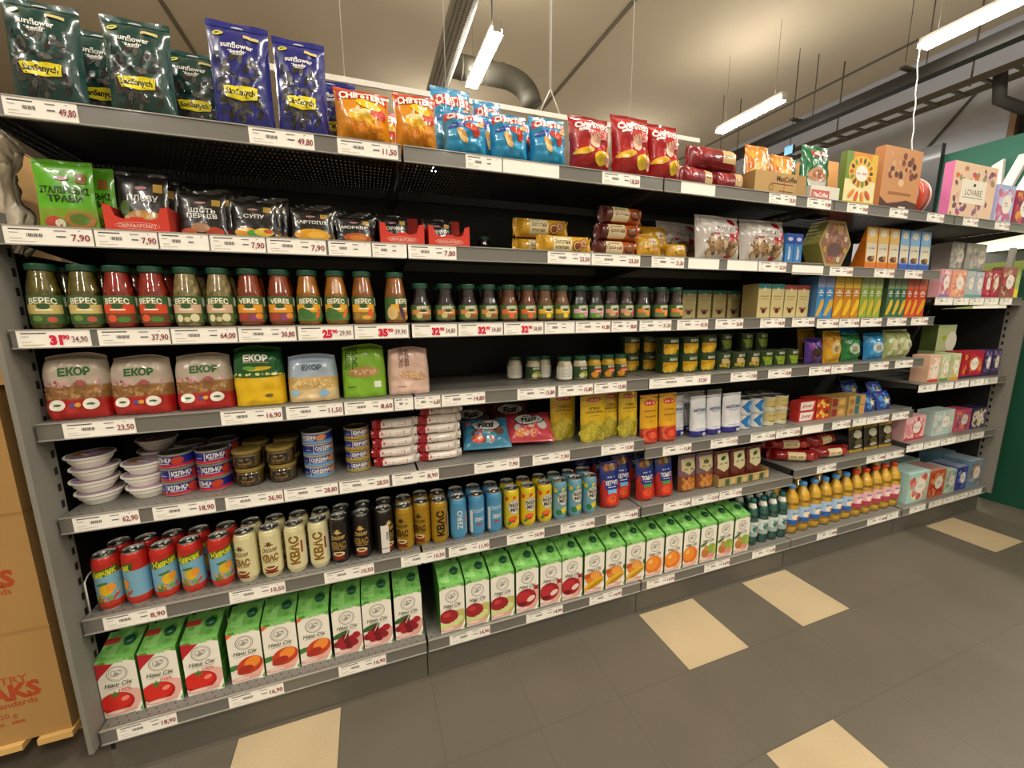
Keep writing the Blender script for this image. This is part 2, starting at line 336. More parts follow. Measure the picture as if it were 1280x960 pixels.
TAGS = [
    (1,0.088,0.224,-0.055,1.913,'49,80','n'),
    (1,0.588,0.752,-0.055,1.913,'49,80','n'),
    (1,0.814,0.987,-0.055,1.913,'11,50','n'),
    (1,1.202,1.327,-0.055,1.913,'','n'),
    (1,1.331,1.542,-0.055,1.913,'','b'),
    (1,1.719,1.887,-0.055,1.913,'18,50','n'),
    (1,2.085,2.262,-0.055,1.913,'','b'),
    (1,2.571,2.739,-0.055,1.913,'23,50','n'),
    (1,2.814,2.976,-0.055,1.913,'19,80','n'),
    (1,3.093,3.248,-0.055,1.913,'29,80','n'),
    (1,3.421,3.573,-0.055,1.913,'49,80','n'),
    (1,3.745,3.898,-0.055,1.913,'32,50','n'),
    (1,4.088,4.242,-0.055,1.913,'62,90','n'),
    (1,4.425,4.586,-0.055,1.913,'31,50','n'),
    (2,0.029,0.201,-0.035,1.623,'7,90','n'),
    (2,0.205,0.338,-0.035,1.623,'7,90','n'),
    (2,0.342,0.455,-0.035,1.623,'','n'),
    (2,0.459,0.595,-0.035,1.623,'7,90','n'),
    (2,0.599,0.758,-0.035,1.623,'7,90','n'),
    (2,0.765,0.889,-0.035,1.623,'','n'),
    (2,0.893,1.0,-0.035,1.623,'','n'),
    (2,1.005,1.165,-0.035,1.623,'7,80','n'),
    (2,1.508,1.689,-0.035,1.623,'23,50','n'),
    (2,1.694,1.918,-0.035,1.623,'23,50','n'),
    (2,1.975,2.141,-0.035,1.623,'21,50','n'),
    (2,2.164,2.334,-0.035,1.623,'','b'),
    (2,2.382,2.563,-0.035,1.623,'','b'),
    (2,2.57,2.748,-0.035,1.623,'22,50','n'),
    (2,2.789,3.005,-0.035,1.614,'','b'),
    (2,3.054,3.228,-0.035,1.614,'34,80','n'),
    (2,3.403,3.571,-0.035,1.614,'24,80','n'),
    (2,3.665,3.824,-0.035,1.614,'24,80','n'),
    (3,0.016,0.162,-0.042,1.364,'31 34,90','r'),
    (3,0.178,0.335,-0.042,1.364,'37,90','n'),
    (3,0.339,0.497,-0.042,1.364,'64,00','n'),
    (3,0.501,0.653,-0.042,1.364,'30,80','n'),
    (3,0.659,0.818,-0.042,1.364,'25 29,90','r'),
    (3,0.822,0.991,-0.042,1.364,'35 39,90','r'),
    (3,1.003,1.157,-0.042,1.364,'32 34,80','r'),
    (3,1.162,1.326,-0.042,1.364,'32 34,80','r'),
    (3,1.331,1.488,-0.042,1.364,'32 38,80','r'),
    (3,1.493,1.621,-0.042,1.364,'','n'),
    (3,1.626,1.783,-0.042,1.364,'41,80','n'),
    (3,1.789,1.91,-0.042,1.364,'38,80','n'),
    (3,1.924,2.086,-0.042,1.364,'31,50','n'),
    (3,2.118,2.288,-0.042,1.364,'42,50','n'),
    (3,2.332,2.497,-0.042,1.364,'26,80','n'),
    (3,2.605,2.766,-0.042,1.364,'18,50','n'),
    (3,2.817,2.974,-0.042,1.364,'18,50','n'),
    (3,2.995,3.156,-0.042,1.355,'14,80','n'),
    (3,3.164,3.32,-0.042,1.355,'14,80','n'),
    (3,3.335,3.508,-0.042,1.355,'14,80','n'),
    (3,3.559,3.729,-0.042,1.355,'15,80','n'),
    (3,3.776,3.934,-0.042,1.355,'15,80','n'),
    (4,0.059,0.217,-0.026,1.112,'23,50','n'),
    (4,0.424,0.589,-0.026,1.112,'16,90','n'),
    (4,0.6,0.767,-0.026,1.112,'11,50','n'),
    (4,0.772,0.928,-0.026,1.112,'8,60','n'),
    (4,0.933,0.996,-0.026,1.112,'','n'),
    (4,1.0,1.091,-0.026,1.112,'6,60','n'),
    (4,1.096,1.258,-0.026,1.112,'14,80','n'),
    (4,1.387,1.548,-0.026,1.112,'15,80','n'),
    (4,1.561,1.719,-0.026,1.112,'15,80','n'),
    (4,1.725,1.882,-0.026,1.112,'15,80','n'),
    (4,2.0,2.343,-0.026,1.112,'27,50','n'),
    (4,2.467,2.634,-0.026,1.112,'17,80','n'),
    (4,2.711,2.871,-0.026,1.112,'23,80','n'),
    (4,3.002,3.165,-0.026,1.109,'38,80','n'),
    (4,3.174,3.346,-0.026,1.109,'27,80','n'),
    (4,3.491,3.66,-0.026,1.109,'28,50','n'),
    (4,3.721,3.887,-0.026,1.109,'39,50','n'),
    (5,0.033,0.184,-0.016,0.834,'62,90','n'),
    (5,0.217,0.375,-0.016,0.834,'18,90','n'),
    (5,0.402,0.563,-0.016,0.834,'36,90','n'),
    (5,0.567,0.73,-0.016,0.834,'28,80','n'),
    (5,0.735,0.899,-0.016,0.834,'28,50','n'),
    (5,0.909,1.076,-0.016,0.834,'8,90','n'),
    (5,1.212,1.397,-0.016,0.834,'7,90','n'),
    (5,1.454,1.622,-0.016,0.834,'7,90','n'),
    (5,1.774,1.94,-0.016,0.834,'13,80','n'),
    (5,2.102,2.267,-0.016,0.788,'13,80','n'),
    (5,2.386,2.558,-0.016,0.788,'17,50','n'),
    (5,2.646,2.817,-0.016,0.788,'23,80','n'),
    (5,2.825,3.0,-0.016,0.788,'22,80','n'),
    (5,3.021,3.182,-0.016,0.788,'','b'),
    (5,3.256,3.408,-0.016,0.788,'12,50','n'),
    (5,3.431,3.549,-0.016,0.788,'','n'),
    (5,3.558,3.756,-0.016,0.788,'24,80','n'),
    (5,3.789,3.951,-0.016,0.788,'22,50','n'),
    (6,0.051,0.206,-0.011,0.5045,'8,90','n'),
    (6,0.375,0.538,-0.011,0.5045,'10,50','n'),
    (6,0.66,0.826,-0.011,0.5045,'10,50','n'),
    (6,0.922,1.088,-0.011,0.5045,'10,50','n'),
    (6,1.102,1.266,-0.011,0.5045,'11,90','n'),
    (6,1.342,1.509,-0.011,0.5045,'10,90','n'),
    (6,1.586,1.753,-0.011,0.5045,'10,90','n'),
    (6,1.813,1.982,-0.011,0.5045,'14,80','n'),
    (6,2.129,2.29,-0.011,0.5045,'12,80','n'),
    (6,2.297,2.468,-0.011,0.5045,'12,50','n'),
    (6,2.475,2.623,-0.011,0.5045,'12,80','n'),
    (6,3.184,3.342,-0.011,0.5385,'21,80','n'),
    (6,3.614,3.786,-0.011,0.5385,'19,80','n'),
    (6,3.796,3.977,-0.011,0.5385,'19,80','n'),
    (7,0.045,0.197,-0.037,0.1397,'18,90','n'),
    (7,0.34,0.503,-0.037,0.1397,'16,90','n'),
    (7,0.68,0.845,-0.037,0.1397,'16,90','n'),
    (7,1.087,1.254,-0.037,0.1397,'14,90','n'),
    (7,1.415,1.587,-0.037,0.1397,'14,90','n'),
    (7,1.721,1.892,-0.037,0.1397,'14,90','n'),
    (7,2.033,2.196,-0.037,0.1397,'14,90','n'),
    (7,2.384,2.552,-0.037,0.1397,'14,90','n'),
    (7,2.711,2.88,-0.037,0.1397,'11,80','n'),
    (7,3.213,3.382,-0.037,0.1397,'39,80','n'),
    (7,3.661,3.846,-0.037,0.1397,'36,80','n'),
    (7,3.855,3.967,-0.037,0.1397,'','n'),
    (8,4.006,4.183,-0.028,1.469,'','n'),
    (8,4.194,4.355,-0.028,1.469,'','n'),
    (8,4.366,4.525,-0.028,1.469,'','n'),
    (8,4.537,4.694,-0.028,1.469,'','n'),
    (8,4.716,4.861,-0.028,1.469,'','n'),
    (9,3.983,4.163,-0.028,0.945,'','n'),
    (9,4.19,4.353,-0.028,0.945,'','n'),
    (9,4.373,4.526,-0.028,0.945,'','n'),
    (9,4.547,4.707,-0.028,0.945,'','n'),
    (9,4.718,4.875,-0.028,0.945,'','n'),
    (10,3.961,4.133,-0.028,0.567,'','n'),
    (10,4.144,4.316,-0.028,0.567,'','n'),
    (10,4.327,4.498,-0.028,0.567,'','n'),
    (10,4.509,4.659,-0.028,0.567,'','n'),
    (10,4.68,4.837,-0.028,0.567,'','n'),
    (11,4.086,4.257,-0.037,0.1397,'','n'),
    (11,4.295,4.448,-0.037,0.1397,'','n'),
    (11,4.459,4.59,-0.037,0.1397,'','n'),
    (11,4.601,4.756,-0.037,0.1397,'','n'),
    (11,4.768,4.93,-0.037,0.1397,'','n'),
]

# ------------------------------------------------------------------ the room
def plain(name, c1, c2=None, rough=.6, scale=2, bump=0): return noise_mat(name, c1, c2 or c1, scale, rough, 0, bump)
def floor_mat():
    m = bpy.data.materials.new('floor_tiles'); m.use_nodes = True; nt = m.node_tree; b = nt.nodes['Principled BSDF']; N = nt.nodes.new; Lk = nt.links.new
    tc = N('ShaderNodeTexCoord'); sp = N('ShaderNodeSeparateXYZ'); Lk(tc.outputs['Object'], sp.inputs[0])
    def mth(op, a, bb=None):
        n = N('ShaderNodeMath'); n.operation = op
        for i, q in enumerate((a, bb)):
            if q is None: continue
            if isinstance(q, (int, float)): n.inputs[i].default_value = q
            else: Lk(q, n.inputs[i])
        return n.outputs[0]
    def edge(o, off):
        t = mth('FRACT', mth('DIVIDE', mth('SUBTRACT', o, off), .332)); return mth('MINIMUM', t, mth('SUBTRACT', 1.0, t))
    e = mth('MINIMUM', edge(sp.outputs[0], .345), edge(sp.outputs[1], -.016)); g = mth('LESS_THAN', e, .0085)
    n1 = N('ShaderNodeTexNoise'); n1.inputs['Scale'].default_value = 3; n1.inputs['Detail'].default_value = 5; Lk(tc.outputs['Object'], n1.inputs['Vector'])
    n2 = N('ShaderNodeTexNoise'); n2.inputs['Scale'].default_value = 180; n2.inputs['Detail'].default_value = 2; Lk(tc.outputs['Object'], n2.inputs['Vector'])
    a = N('ShaderNodeVertexColor'); a.layer_name = 'Col'
    f = mth('ADD', mth('ADD', mth('MULTIPLY', n1.outputs['Fac'], .35), mth('MULTIPLY', n2.outputs['Fac'], .3)), .68)
    mu = N('ShaderNodeMix'); mu.data_type = 'RGBA'; mu.blend_type = 'MULTIPLY'; mu.inputs[0].default_value = 1
    cb = N('ShaderNodeCombineXYZ'); [Lk(f, cb.inputs[i]) for i in range(3)]
    Lk(a.outputs[0], mu.inputs[6]); Lk(cb.outputs[0], mu.inputs[7])
    mg = N('ShaderNodeMix'); mg.data_type = 'RGBA'; Lk(g, mg.inputs[0]); Lk(mu.outputs[2], mg.inputs[6]); mg.inputs[7].default_value = (*K('595348'), 1)
    Lk(mg.outputs[2], b.inputs['Base Color'])
    b.inputs['Roughness'].default_value = .42
    bp = N('ShaderNodeBump'); bp.inputs['Strength'].default_value = .25; bp.inputs['Distance'].default_value = .002; Lk(n2.outputs['Fac'], bp.inputs['Height']); Lk(bp.outputs[0], b.inputs['Normal'])
    return m
fm = MB()
T = .332
beige = {(1, 0), (6, 0), (8, 0), (13, 0), (0, 0), (6, -2), (11, -2), (1, -3), (16, -1), (-4, -2)} - {(0, 0)}
fm.box(-6, 10.2, -8, 12, -.1, -.002, '8a8172')
gx, gy = .345-T, -.016
for i in range(-8, 26):
    for j in range(-12, 4):
        x, y = gx+i*T, gy+j*T - T
        fm.add([(x, y, 0), (x+T, y, 0), (x+T, y+T, 0), (x, y+T, 0)], [(0, 1, 2, 3)], 'b9a583' if (i, j) in beige else '615a4e')
obj('floor', fm, floor_mat(), kind='structure')
cm = MB(); cm.box(-6, 10.2, -8, 12, 5.7, 5.8, 'b9ad99'); obj('ceiling', cm, plain('ceiling_panels', 'c4b69e', 'cfc1aa', .8, 1.2), kind='structure')
for k, x in enumerate((-1.5, 4.6, 9.4)):
    j = MB(); j.box(x, x+.06, -8, 12, 5.685, 5.7, '6e665a'); obj('trim_%d' % (k+1), j, plain('ceiling_joint_%d' % k, '746b5e'), kind='structure')
for n, bx in (('wall_back', (-6, 10.2, 12, 12.1)), ('wall_front', (-6, 10.2, -8.1, -8)), ('wall_left', (-6.1, -6, -8, 12))):
    m = MB(); m.box(*bx, 0, 5.7, '999'); obj(n, m, plain(n+'_paint', '9a9082', 'a39988'), kind='structure')
m = MB(); m.box(10.2, 10.3, -8, 12, 0, 5.7, '999'); obj('wall_right', m, plain('wall_right_paint', 'b4b8c6', 'bcc0cc'), kind='structure')

# lamps: rows of twin-tube fittings running away from the shelves
tube_m = emit_mat('lamp_tube_glow', LAMP_COL, 26.0)
LD = bpy.data.lights.new('tube_light', 'AREA'); LD.shape = 'RECTANGLE'; LD.size = .16; LD.size_y = 1.15; LD.energy = LAMP_W; LD.color = LAMP_COL
LU = LD.copy(); LU.energy = LAMP_W*.15
def lamp(x, y, label):
    b = MB(); b.box(-.05, .05, -.6, .6, .02, .07, 'd8d4cc')
    for s in (-1, 1): b.box(-.05, .05, s*.6-.012, s*.6+.012, -.035, .03, 'd8d4cc')
    o = obj('ceiling_lamp', b, 'plastic', label=label, cat='lamp', group='tube lamps under the ceiling'); o.location = (x, y, 4.6)
    for s in (-1, 1):
        t = MB(); t.tube([(s*.045, -.585, -.012), (s*.045, .585, -.012)], .026, 'ffffff', 10); obj('tube', t, tube_m, o)
        h = MB(); h.tube([(0, s*.45, .07), (0, s*.45, 1.1)], .0025, '55524c', 6); obj('hanger', h, 'matte', o)
    l = bpy.data.objects.new('lamp_light', LD); C.objects.link(l); l.parent = o; l.location = (0, 0, -.045)
    l2 = bpy.data.objects.new('lamp_uplight', LU); C.objects.link(l2); l2.parent = o; l2.location = (0, 0, .08); l2.rotation_euler = (PI, 0, 0)
    l.visible_camera = True
    return o
lamp(2.45, 3.98, 'bright white tube lamp beside the perforated duct, above the blue crisp bags')
lamp(6.93, 3.98, 'white tube lamp at mid ceiling, left of the dark beam')
lamp(7.4, 1.42, 'white tube lamp at the upper right corner, with a wavy cord hanging from it')
NA = 'unseen tube lamp over the aisle behind the viewer'
for x in (-2.2, 2.45, 7.2):
    for y in (-1.15, -3.7, -6.2):  # unseen rows; the farthest is added for more frontal light on the goods
        lamp(x, y, NA)
for x, y in ((2.45, 1.42), (-2.2, 1.42), (-2.2, 3.98), (2.45, 7.5), (7.0, 7.5)):
    lamp(x, y, NA if y < 3 else 'tube lamp far behind the shelving')

# ducts, beam, ladder
b = MB(); b.tube([(2.03, -3, 4.62), (2.03, 9, 4.62)], .135, 'a09a8e', 20)
d = obj('perforated_duct', b, 'duct', label='grey perforated metal duct running along the ceiling, left of the bright lamp', cat='duct')
h = MB()
for i in range(150):
    y = .5+i*.035
    for a in range(5):
        th = -.95+a*.35
        h.add([(2.03+.1365*math.sin(th+dx), y+dy, 4.62-.1365*math.cos(th+dx)) for dx, dy in ((0, 0), (.13, .006), (.13, .02), (0, .014))], [(0, 1, 2, 3)], '2a2926')
obj('perforation', h, 'matte', d)
e = MB(); pts = [(2.2, 4.5, 4.76), (2.9, 4.5, 4.75)] + [(2.9+.38*math.sin(a), 4.5-.1*(1-math.cos(a)), 4.75-.3*(1-math.cos(a))) for a in [PI/2*i/8 for i in range(1, 9)]] + [(3.3, 4.39, 4.38)]
e.tube(pts, .145, '8d8878', 28, True)
d = obj('elbow_duct', e, 'duct2', label='round grey ventilation duct bending downwards behind the bright lamp', cat='duct')
for x in (2.3, 2.6, 2.88):
    r = MB(); r.tube([(x-.01, 4.5, 4.756), (x+.01, 4.5, 4.756)], .15, '76715f', 22, False); obj('duct_band', r, 'duct2', d)
r = MB(); r.tube([(2.75, 4.5, 4.9), (2.75, 4.5, 5.7)], .008, '55524c', 6); obj('hanger', r, 'steel', d)
b = MB(); b.box(7.98, 8.13, -4, 11.9, 4.47, 4.62, '3b362f')
d = obj('ceiling_beam', b, plain('beam_paint', '1b1814', '231f1a', .6), label='long dark steel beam hung below the ceiling on the right', cat='beam')
for y in (2.4, 3.9, 5.4):
    r = MB(); r.box(7.8, 8.35, y-.03, y+.03, 4.62, 4.65, '3a352e'); r.tube([(7.85, y, 4.7), (7.85, y, 5.7)], .005, '3a352e', 6); r.tube([(8.3, y, 4.7), (8.3, y, 5.7)], .008, '4a443b', 6); obj('hanger', r, 'matte', d)
b = MB()
for x in (8.75, 9.15): b.box(x, x+.03, 1.2, 5.2, 4.45, 4.53, '5a554c')
for i in range(13): b.box(8.78, 9.15, 1.4+i*.3, 1.44+i*.3, 4.46, 4.49, '5a554c')
d = obj('cable_ladder', b, 'matte', label='grey cable ladder hung beyond the dark beam', cat='ladder')
r = MB(); [r.tube([(8.95, y, 4.5), (8.95, y, 5.7)], .012, '5a554c', 6) for y in (2.2, 3.9)]; obj('hanger', r, 'matte', d)
b = MB(); b.tube([(10.17, 2.6, 4.9), (10.17, 3.6, 3.7)], .02, '5d5850', 6); obj('brace_rod', b, 'matte', label='thin diagonal brace rod across the blue-grey wall', cat='rod')
b = MB(); b.box(8.1, 8.16, 4.05, 4.2, 4.2, 4.34, '2b2926', left='6ea8d8'); b.tube([(8.13, 4.12, 4.34), (8.13, 4.12, 5.7)], .006, '2b2926', 6); obj('exit_light', b, 'plastic', label='small box with a bluish face below the dark beam', cat='sign')
b = MB(); b.tube([(8.9, 1.9, 4.55), (9.0, 1.9, 4.2), (9.3, 1.8, 4.1), (9.8, 1.7, 4.1)], .07, '2a2622', 10); b.tube([(9.3, 1.55, 4.6), (9.35, 1.6, 4.25), (9.8, 1.65, 4.0)], .07, '2a2622', 10)
obj('black_pipe', b, 'matte', label='pair of black bent pipes at the right edge under the beam', cat='pipe')
for i, y in enumerate((2.0, 1.82, 1.6)):
    b = MB(); b.box(9.75, 9.85, y, y+.07, 2.6, 4.35, '6d5136'); obj('wall_post', b, 'matte', label='brown upright post by the far wall, %s from the left' % ORD[i], cat='post', group='brown posts on the far wall')
b = MB(); b.box(9.9, 10.0, 1.0, 2.02, 2.6, 4.35, '1a1614'); obj('dark_opening_panel', b, 'matte', label='black panel behind the brown upright posts', cat='panel')
b = MB(); b.box(9.5, 9.6, 2.66, 3.12, 3.0, 4.02, '1d1b1b'); obj('black_screen', b, 'plastic', label='black screen on the far wall behind the chocolate box', cat='screen')
b = MB(); b.box(9.62, 9.72, -3, 2.82, 2.55, 3.86, '2f6a58')
o = obj('green_fascia', b, 'matte', label='teal green sign board with white letters at the right edge', cat='sign')
b = MB(); A = Art(b, lambda x, z, of: (9.6-.06-of, -x, z))
for p in ([(-2.06, 3.12), (-1.95, 3.12), (-1.97, 3.56), (-2.08, 3.5)], [(-1.98, 3.1), (-1.86, 3.1), (-1.72, 3.56), (-1.83, 3.56)], [(-1.83, 3.02), (-1.7, 3.02), (-1.55, 3.44), (-1.68, 3.44)]):
    n = len(p)
    b.add([(9.54, -x, z) for x, z in p]+[(9.61, -x, z) for x, z in p], [tuple(range(n))]+[(i, n+i, n+(i+1) % n, (i+1) % n) for i in range(n)], 'efe6e0')
obj('letter', b, 'plastic', o, label='white raised letter strokes')
# green partition closing the aisle end
b = MB(); b.box(5.27, 5.32, -3.5, .1, 0, 1.72, '0e4a33'); obj('green_partition', b, plain('green_partition_paint', '0d4630', '0f4c35', .5), label='plain dark green partition panel at the right end of the shelving', cat='partition')
# hanging white rail
b = MB(); b.box(.3, 3.06, .895, .909, 2.572, 2.598, 'e8e2d6')
o = obj('hanging_rail', b, 'plastic', label='thin white rail hung on cords behind the crisp bags', cat='rail')
for x in (.84, 1.34, 1.95, 2.5):
    r = MB()
    if x == 1.95: r.tube([(x, .9, 2.72), (x, .9, 5.7)], .0075, 'eee8dc', 6); r.tube([(x-.06, .9, 2.6), (x, .9, 2.72), (x+.06, .9, 2.6)], .005, 'eee8dc', 6)
    else: r.tube([(x, .9, 2.6), (x+.01, .9, 5.7)], .0025, 'e4ddd0', 5)
    obj('cord', r, 'plastic', o)
b = MB(); b.tube([(7.33+.012*math.sin(i*1.3), 2.0-.004*i, 4.58-.06*i) for i in range(40)], .0065, 'ebe5da', 6)
obj('wavy_cord', b, 'plastic', label='white wavy cord dangling from the lamp at the upper right', cat='cord')
# lit cooler and snack rack seen through the gap on the right
b = MB(); b.box(9.3, 10.15, -2, 2.3, 0, 2.1, '7f8f4a'); b.box(9.1, 10.15, -2, 2.1, 2.3, 2.5, 'cfcac0')
o = obj('cooler_cabinet', b, 'matte', label='pale green lit cooler at the far right, seen past the tea', cat='cooler')
b = MB(); b.box(9.06, 9.1, -2, 2.05, 2.24, 2.32, 'fff'); obj('canopy_light', b, emit_mat('cooler_light', (1, .93, .6), 3.0), o)
b = MB()
for z in (.5, .95, 1.4): b.box(7.35, 8.5, .98, 1.35, z, z+.03, '8b877c')
for x in (7.35, 8.45): b.box(x, x+.05, 1.3, 1.35, 0, 2.2, '8b877c')
obj('snack_rack', b, 'steel', label='grey side rack seen through the gap beside the green partition', cat='rack')
for i, (x, z, c, hh) in enumerate(((7.5, 1.43, 'f2eedc', .3), (7.78, 1.43, 'e9d23e', .24), (7.55, .98, 'd8a326', .26), (7.85, .98, 'c43c54', .3), (7.6, .53, 'e4dcc8', .22), (7.9, .53, 'd9cba5', .25))):
    b = MB(); b.box(x, x+.24, 1.0, 1.2, z, z+hh, c); b.box(x+.03, x+.21, .998, 1.0, z+hh*.3, z+hh*.6, 'ffffff')
    obj('snack_box', b, 'print', label='%s box on the side rack beyond the tea shelves' % ('white', 'yellow', 'amber', 'crimson', 'cream', 'sand coloured')[i], cat='box', group='boxes on the side rack')

# ------------------------------------------------------------------ shelving
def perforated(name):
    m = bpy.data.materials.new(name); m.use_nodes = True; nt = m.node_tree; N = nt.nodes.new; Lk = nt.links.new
    b = nt.nodes['Principled BSDF']; b.inputs['Base Color'].default_value = (*K('2b2927'), 1); b.inputs['Roughness'].default_value = .5  # grey metal with the underside's shade put into its base colour
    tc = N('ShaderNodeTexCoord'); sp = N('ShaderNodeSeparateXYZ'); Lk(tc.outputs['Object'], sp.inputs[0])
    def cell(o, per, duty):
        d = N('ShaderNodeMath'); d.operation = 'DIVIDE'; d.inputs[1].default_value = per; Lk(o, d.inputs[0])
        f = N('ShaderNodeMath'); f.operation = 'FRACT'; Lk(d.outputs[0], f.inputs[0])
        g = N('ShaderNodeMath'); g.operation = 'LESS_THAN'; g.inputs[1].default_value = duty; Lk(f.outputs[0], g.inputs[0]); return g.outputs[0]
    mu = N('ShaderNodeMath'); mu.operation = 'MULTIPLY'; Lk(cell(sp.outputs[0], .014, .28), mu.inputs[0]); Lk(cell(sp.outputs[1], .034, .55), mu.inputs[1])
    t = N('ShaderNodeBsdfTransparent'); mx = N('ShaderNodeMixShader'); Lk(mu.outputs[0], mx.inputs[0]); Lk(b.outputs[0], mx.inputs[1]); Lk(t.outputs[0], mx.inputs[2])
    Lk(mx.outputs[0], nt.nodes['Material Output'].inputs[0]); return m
perf = perforated('perforated_grey_metal_shaded')
RAILC = '6d6a63'
HOLD = {1: ['sunflower seed bags', 'blue and red crisp bags', 'red roll packs and coffee', 'fruit and chocolate boxes', 'floral tea boxes'],
        2: ['spice packs', 'red trays and roll packs', 'biscuit bags', 'the hexagonal box', 'pink tea boxes'],
        3: ['tall sauce jars', 'small sauce jars', 'cream coloured boxes', 'tall slim boxes'],
        4: ['grain bags', 'mayonnaise jars', 'corn tins', 'sweet bags', 'orange and navy tea boxes'],
        5: ['white bowls and fish tins', 'yellow pouches', 'milk pouches', 'sweet boxes'],
        6: ['kvass cans', 'blue and yellow cans', 'date bags', 'red roll bags', 'mint and pink tea boxes'],
        7: ['tomato and cherry juice', 'pomegranate juice', 'orange juice and water', 'oil bottles', 'large tea boxes']}
LEVN = {1: 'top', 2: 'second', 3: 'third', 4: 'fourth', 5: 'fifth', 6: 'sixth', 7: 'bottom'}
def shelf(l, b):
    x0, x1 = b-1+.004, b-.004
    if b == 5: x0, x1 = 4.012, 4.985
    y = YF[l] if b < 5 or l in (1, 7) else -.02; z = zb(l, b); top = z+H
    s = MB()
    s.box(x0, x1, y+.002, .44, top-.003, top, '77746c'); s.box(x0, x1, .425, .44, top-.04, top-.003, '77746c')
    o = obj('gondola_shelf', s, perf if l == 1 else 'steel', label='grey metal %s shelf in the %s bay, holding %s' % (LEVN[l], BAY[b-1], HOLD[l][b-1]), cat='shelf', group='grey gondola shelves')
    r = MB(); r.box(x0, x1, y-.003, y+.003, z+.002, top-.002, RAILC); r.box(x0, x1, y-.007, y+.003, z, z+.003, '98948a'); r.box(x0, x1, y-.006, y+.004, top-.003, top, '98948a')
    obj('price_rail', r, 'rail', o)
    for x in (x0+.003, x1-.006):
        k = MB(); k.add([(x, .44, top-.004), (x, .44, top-.075), (x, y+.02, top-.03), (x, y+.02, top-.004), (x+.003, .44, top-.004), (x+.003, .44, top-.075), (x+.003, y+.02, top-.03), (x+.003, y+.02, top-.004)],
            [(0, 1, 2, 3), (7, 6, 5, 4), (1, 5, 6, 2), (0, 4, 5, 1), (2, 6, 7, 3)], '3a3833'); obj('shelf_bracket', k, 'matte', o)
    if l >= 4:
        h = MB()
        for i in range(38):
            for j in range(2):
                x = x0+.015+i*.0255+j*.0127
                if x < x1-.01: h.add([(x+.0022*math.cos(a), y+.012+j*.018+.003*math.sin(a), top+.0003) for a in [PI*q/4 for q in range(8)]], [tuple(range(8))], '1b1a18')
        obj('perforation', h, 'matte', o)
    return o
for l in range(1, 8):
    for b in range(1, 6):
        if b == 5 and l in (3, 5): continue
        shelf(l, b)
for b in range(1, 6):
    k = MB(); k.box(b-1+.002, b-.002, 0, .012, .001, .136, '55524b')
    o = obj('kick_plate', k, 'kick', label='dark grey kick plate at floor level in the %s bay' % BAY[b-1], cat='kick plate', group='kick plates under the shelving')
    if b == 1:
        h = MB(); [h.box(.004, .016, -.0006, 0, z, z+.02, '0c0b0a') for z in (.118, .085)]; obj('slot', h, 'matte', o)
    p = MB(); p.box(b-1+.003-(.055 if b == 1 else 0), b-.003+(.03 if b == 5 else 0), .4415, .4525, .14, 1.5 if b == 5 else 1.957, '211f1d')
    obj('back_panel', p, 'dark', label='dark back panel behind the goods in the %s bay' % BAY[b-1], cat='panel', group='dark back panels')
for i in range(6):
    u = MB(); u.box(i-.03 if i else .002, i+.03 if i < 5 else i-.004, .467, .52, 0, 1.95, '3a3833')
    pass
    o = obj('shelf_upright', u, 'dark', label='dark slotted upright post at the %s bay joint from the left' % ORD[i], cat='upright', group='slotted uprights')
for x, lab in ((-.002, 'left'), (5.0, 'right')):
    e = MB(); s = -.014 if x < 1 else .0
    e.box(x+s, x+s+.012, -.055, .045, .14, 1.71 if x < 1 else 1.5, '7d796f')
    d = MB(); q0 = x+s+.002-(.034 if x < 1 else 0); d.box(q0, q0+.008, .045, .44, .14, 1.62 if x < 1 else 1.45, '1b1a18')
    q = e
    xx = x+s+(.0125 if x < 1 else -.0005)
    for i in range(30): q.box(min(xx, xx-.0004), max(xx, xx+.0004), .025, .037, .2+i*.05, .222+i*.05, '0d0c0b')
    o = obj('end_panel', e, 'matte', label='grey metal upright strip closing the %s end of the shelving' % lab, cat='panel')
    obj('side_panel', d, 'dark', o)

# price tags: paper strips in the rails
def price_tag(key, x0, x1, y, z, price, style, label):
    b = MB(); wd = x1-x0; hh = .043
    b.box(-wd/2, wd/2, -.0012, 0, 0, hh, 'f4efe4')
    if style != 'b':
        A = Art(b, flat(-.0012), off=.0003)
        g = '4d4a4c'; L = -wd/2
        A.rect(L+wd*.06, hh*.8, L+wd*.4, hh*.87, g)
        A.rect(L+wd*.06, hh*.62, L+wd*.16, hh*.66, '9a9690'); A.rect(L+wd*.06, hh*.3, L+wd*.2, hh*.33, 'a9a59e'); A.rect(L+wd*.06, hh*.14, L+wd*.35, hh*.17, 'b5b1aa')
        if style == 'n':
            bx = L+wd*.25
            for i in range(9): A.rect(bx+i*wd*.02, hh*.42, bx+(i*.02+(.013 if i % 3 else .008))*wd, hh*.62, '5a5658'); A.n -= 1
            A.n += 1
            A.rect(L+wd*.56, hh*.78, L+wd*.7, hh*.83, '77737a'); A.rect(L+wd*.58, hh*.45, L+wd*.69, hh*.52, '57535c')
            A.rect(L+wd*.84, hh*.82, L+wd*.87, hh*.86, '8a8690')
            if price: A.text(price, L+wd*.86, hh*.46, hh*.36, '8e2f3d', wmax=wd*.24, bold=.02)
        else:
            big, old = price.split()
            A.rect(L+wd*.06, hh*.12, L+wd*.26, hh*.16, 'c9c44a')
            A.text(big, L+wd*.52, hh*.42, hh*.52, 'd3123f', wmax=wd*.18, bold=.07); A.text('90', L+wd*.66, hh*.58, hh*.26, 'd3123f', wmax=wd*.1, bold=.05)
            A.text(old, L+wd*.85, hh*.45, hh*.36, '7d4650', wmax=wd*.22, bold=.01)
    o = obj('price_tag', b, 'paper', label=label, cat='price tag', group='paper price tags in the shelf rails')
    o.location = ((x0+x1)/2, y+.004, z+.003)
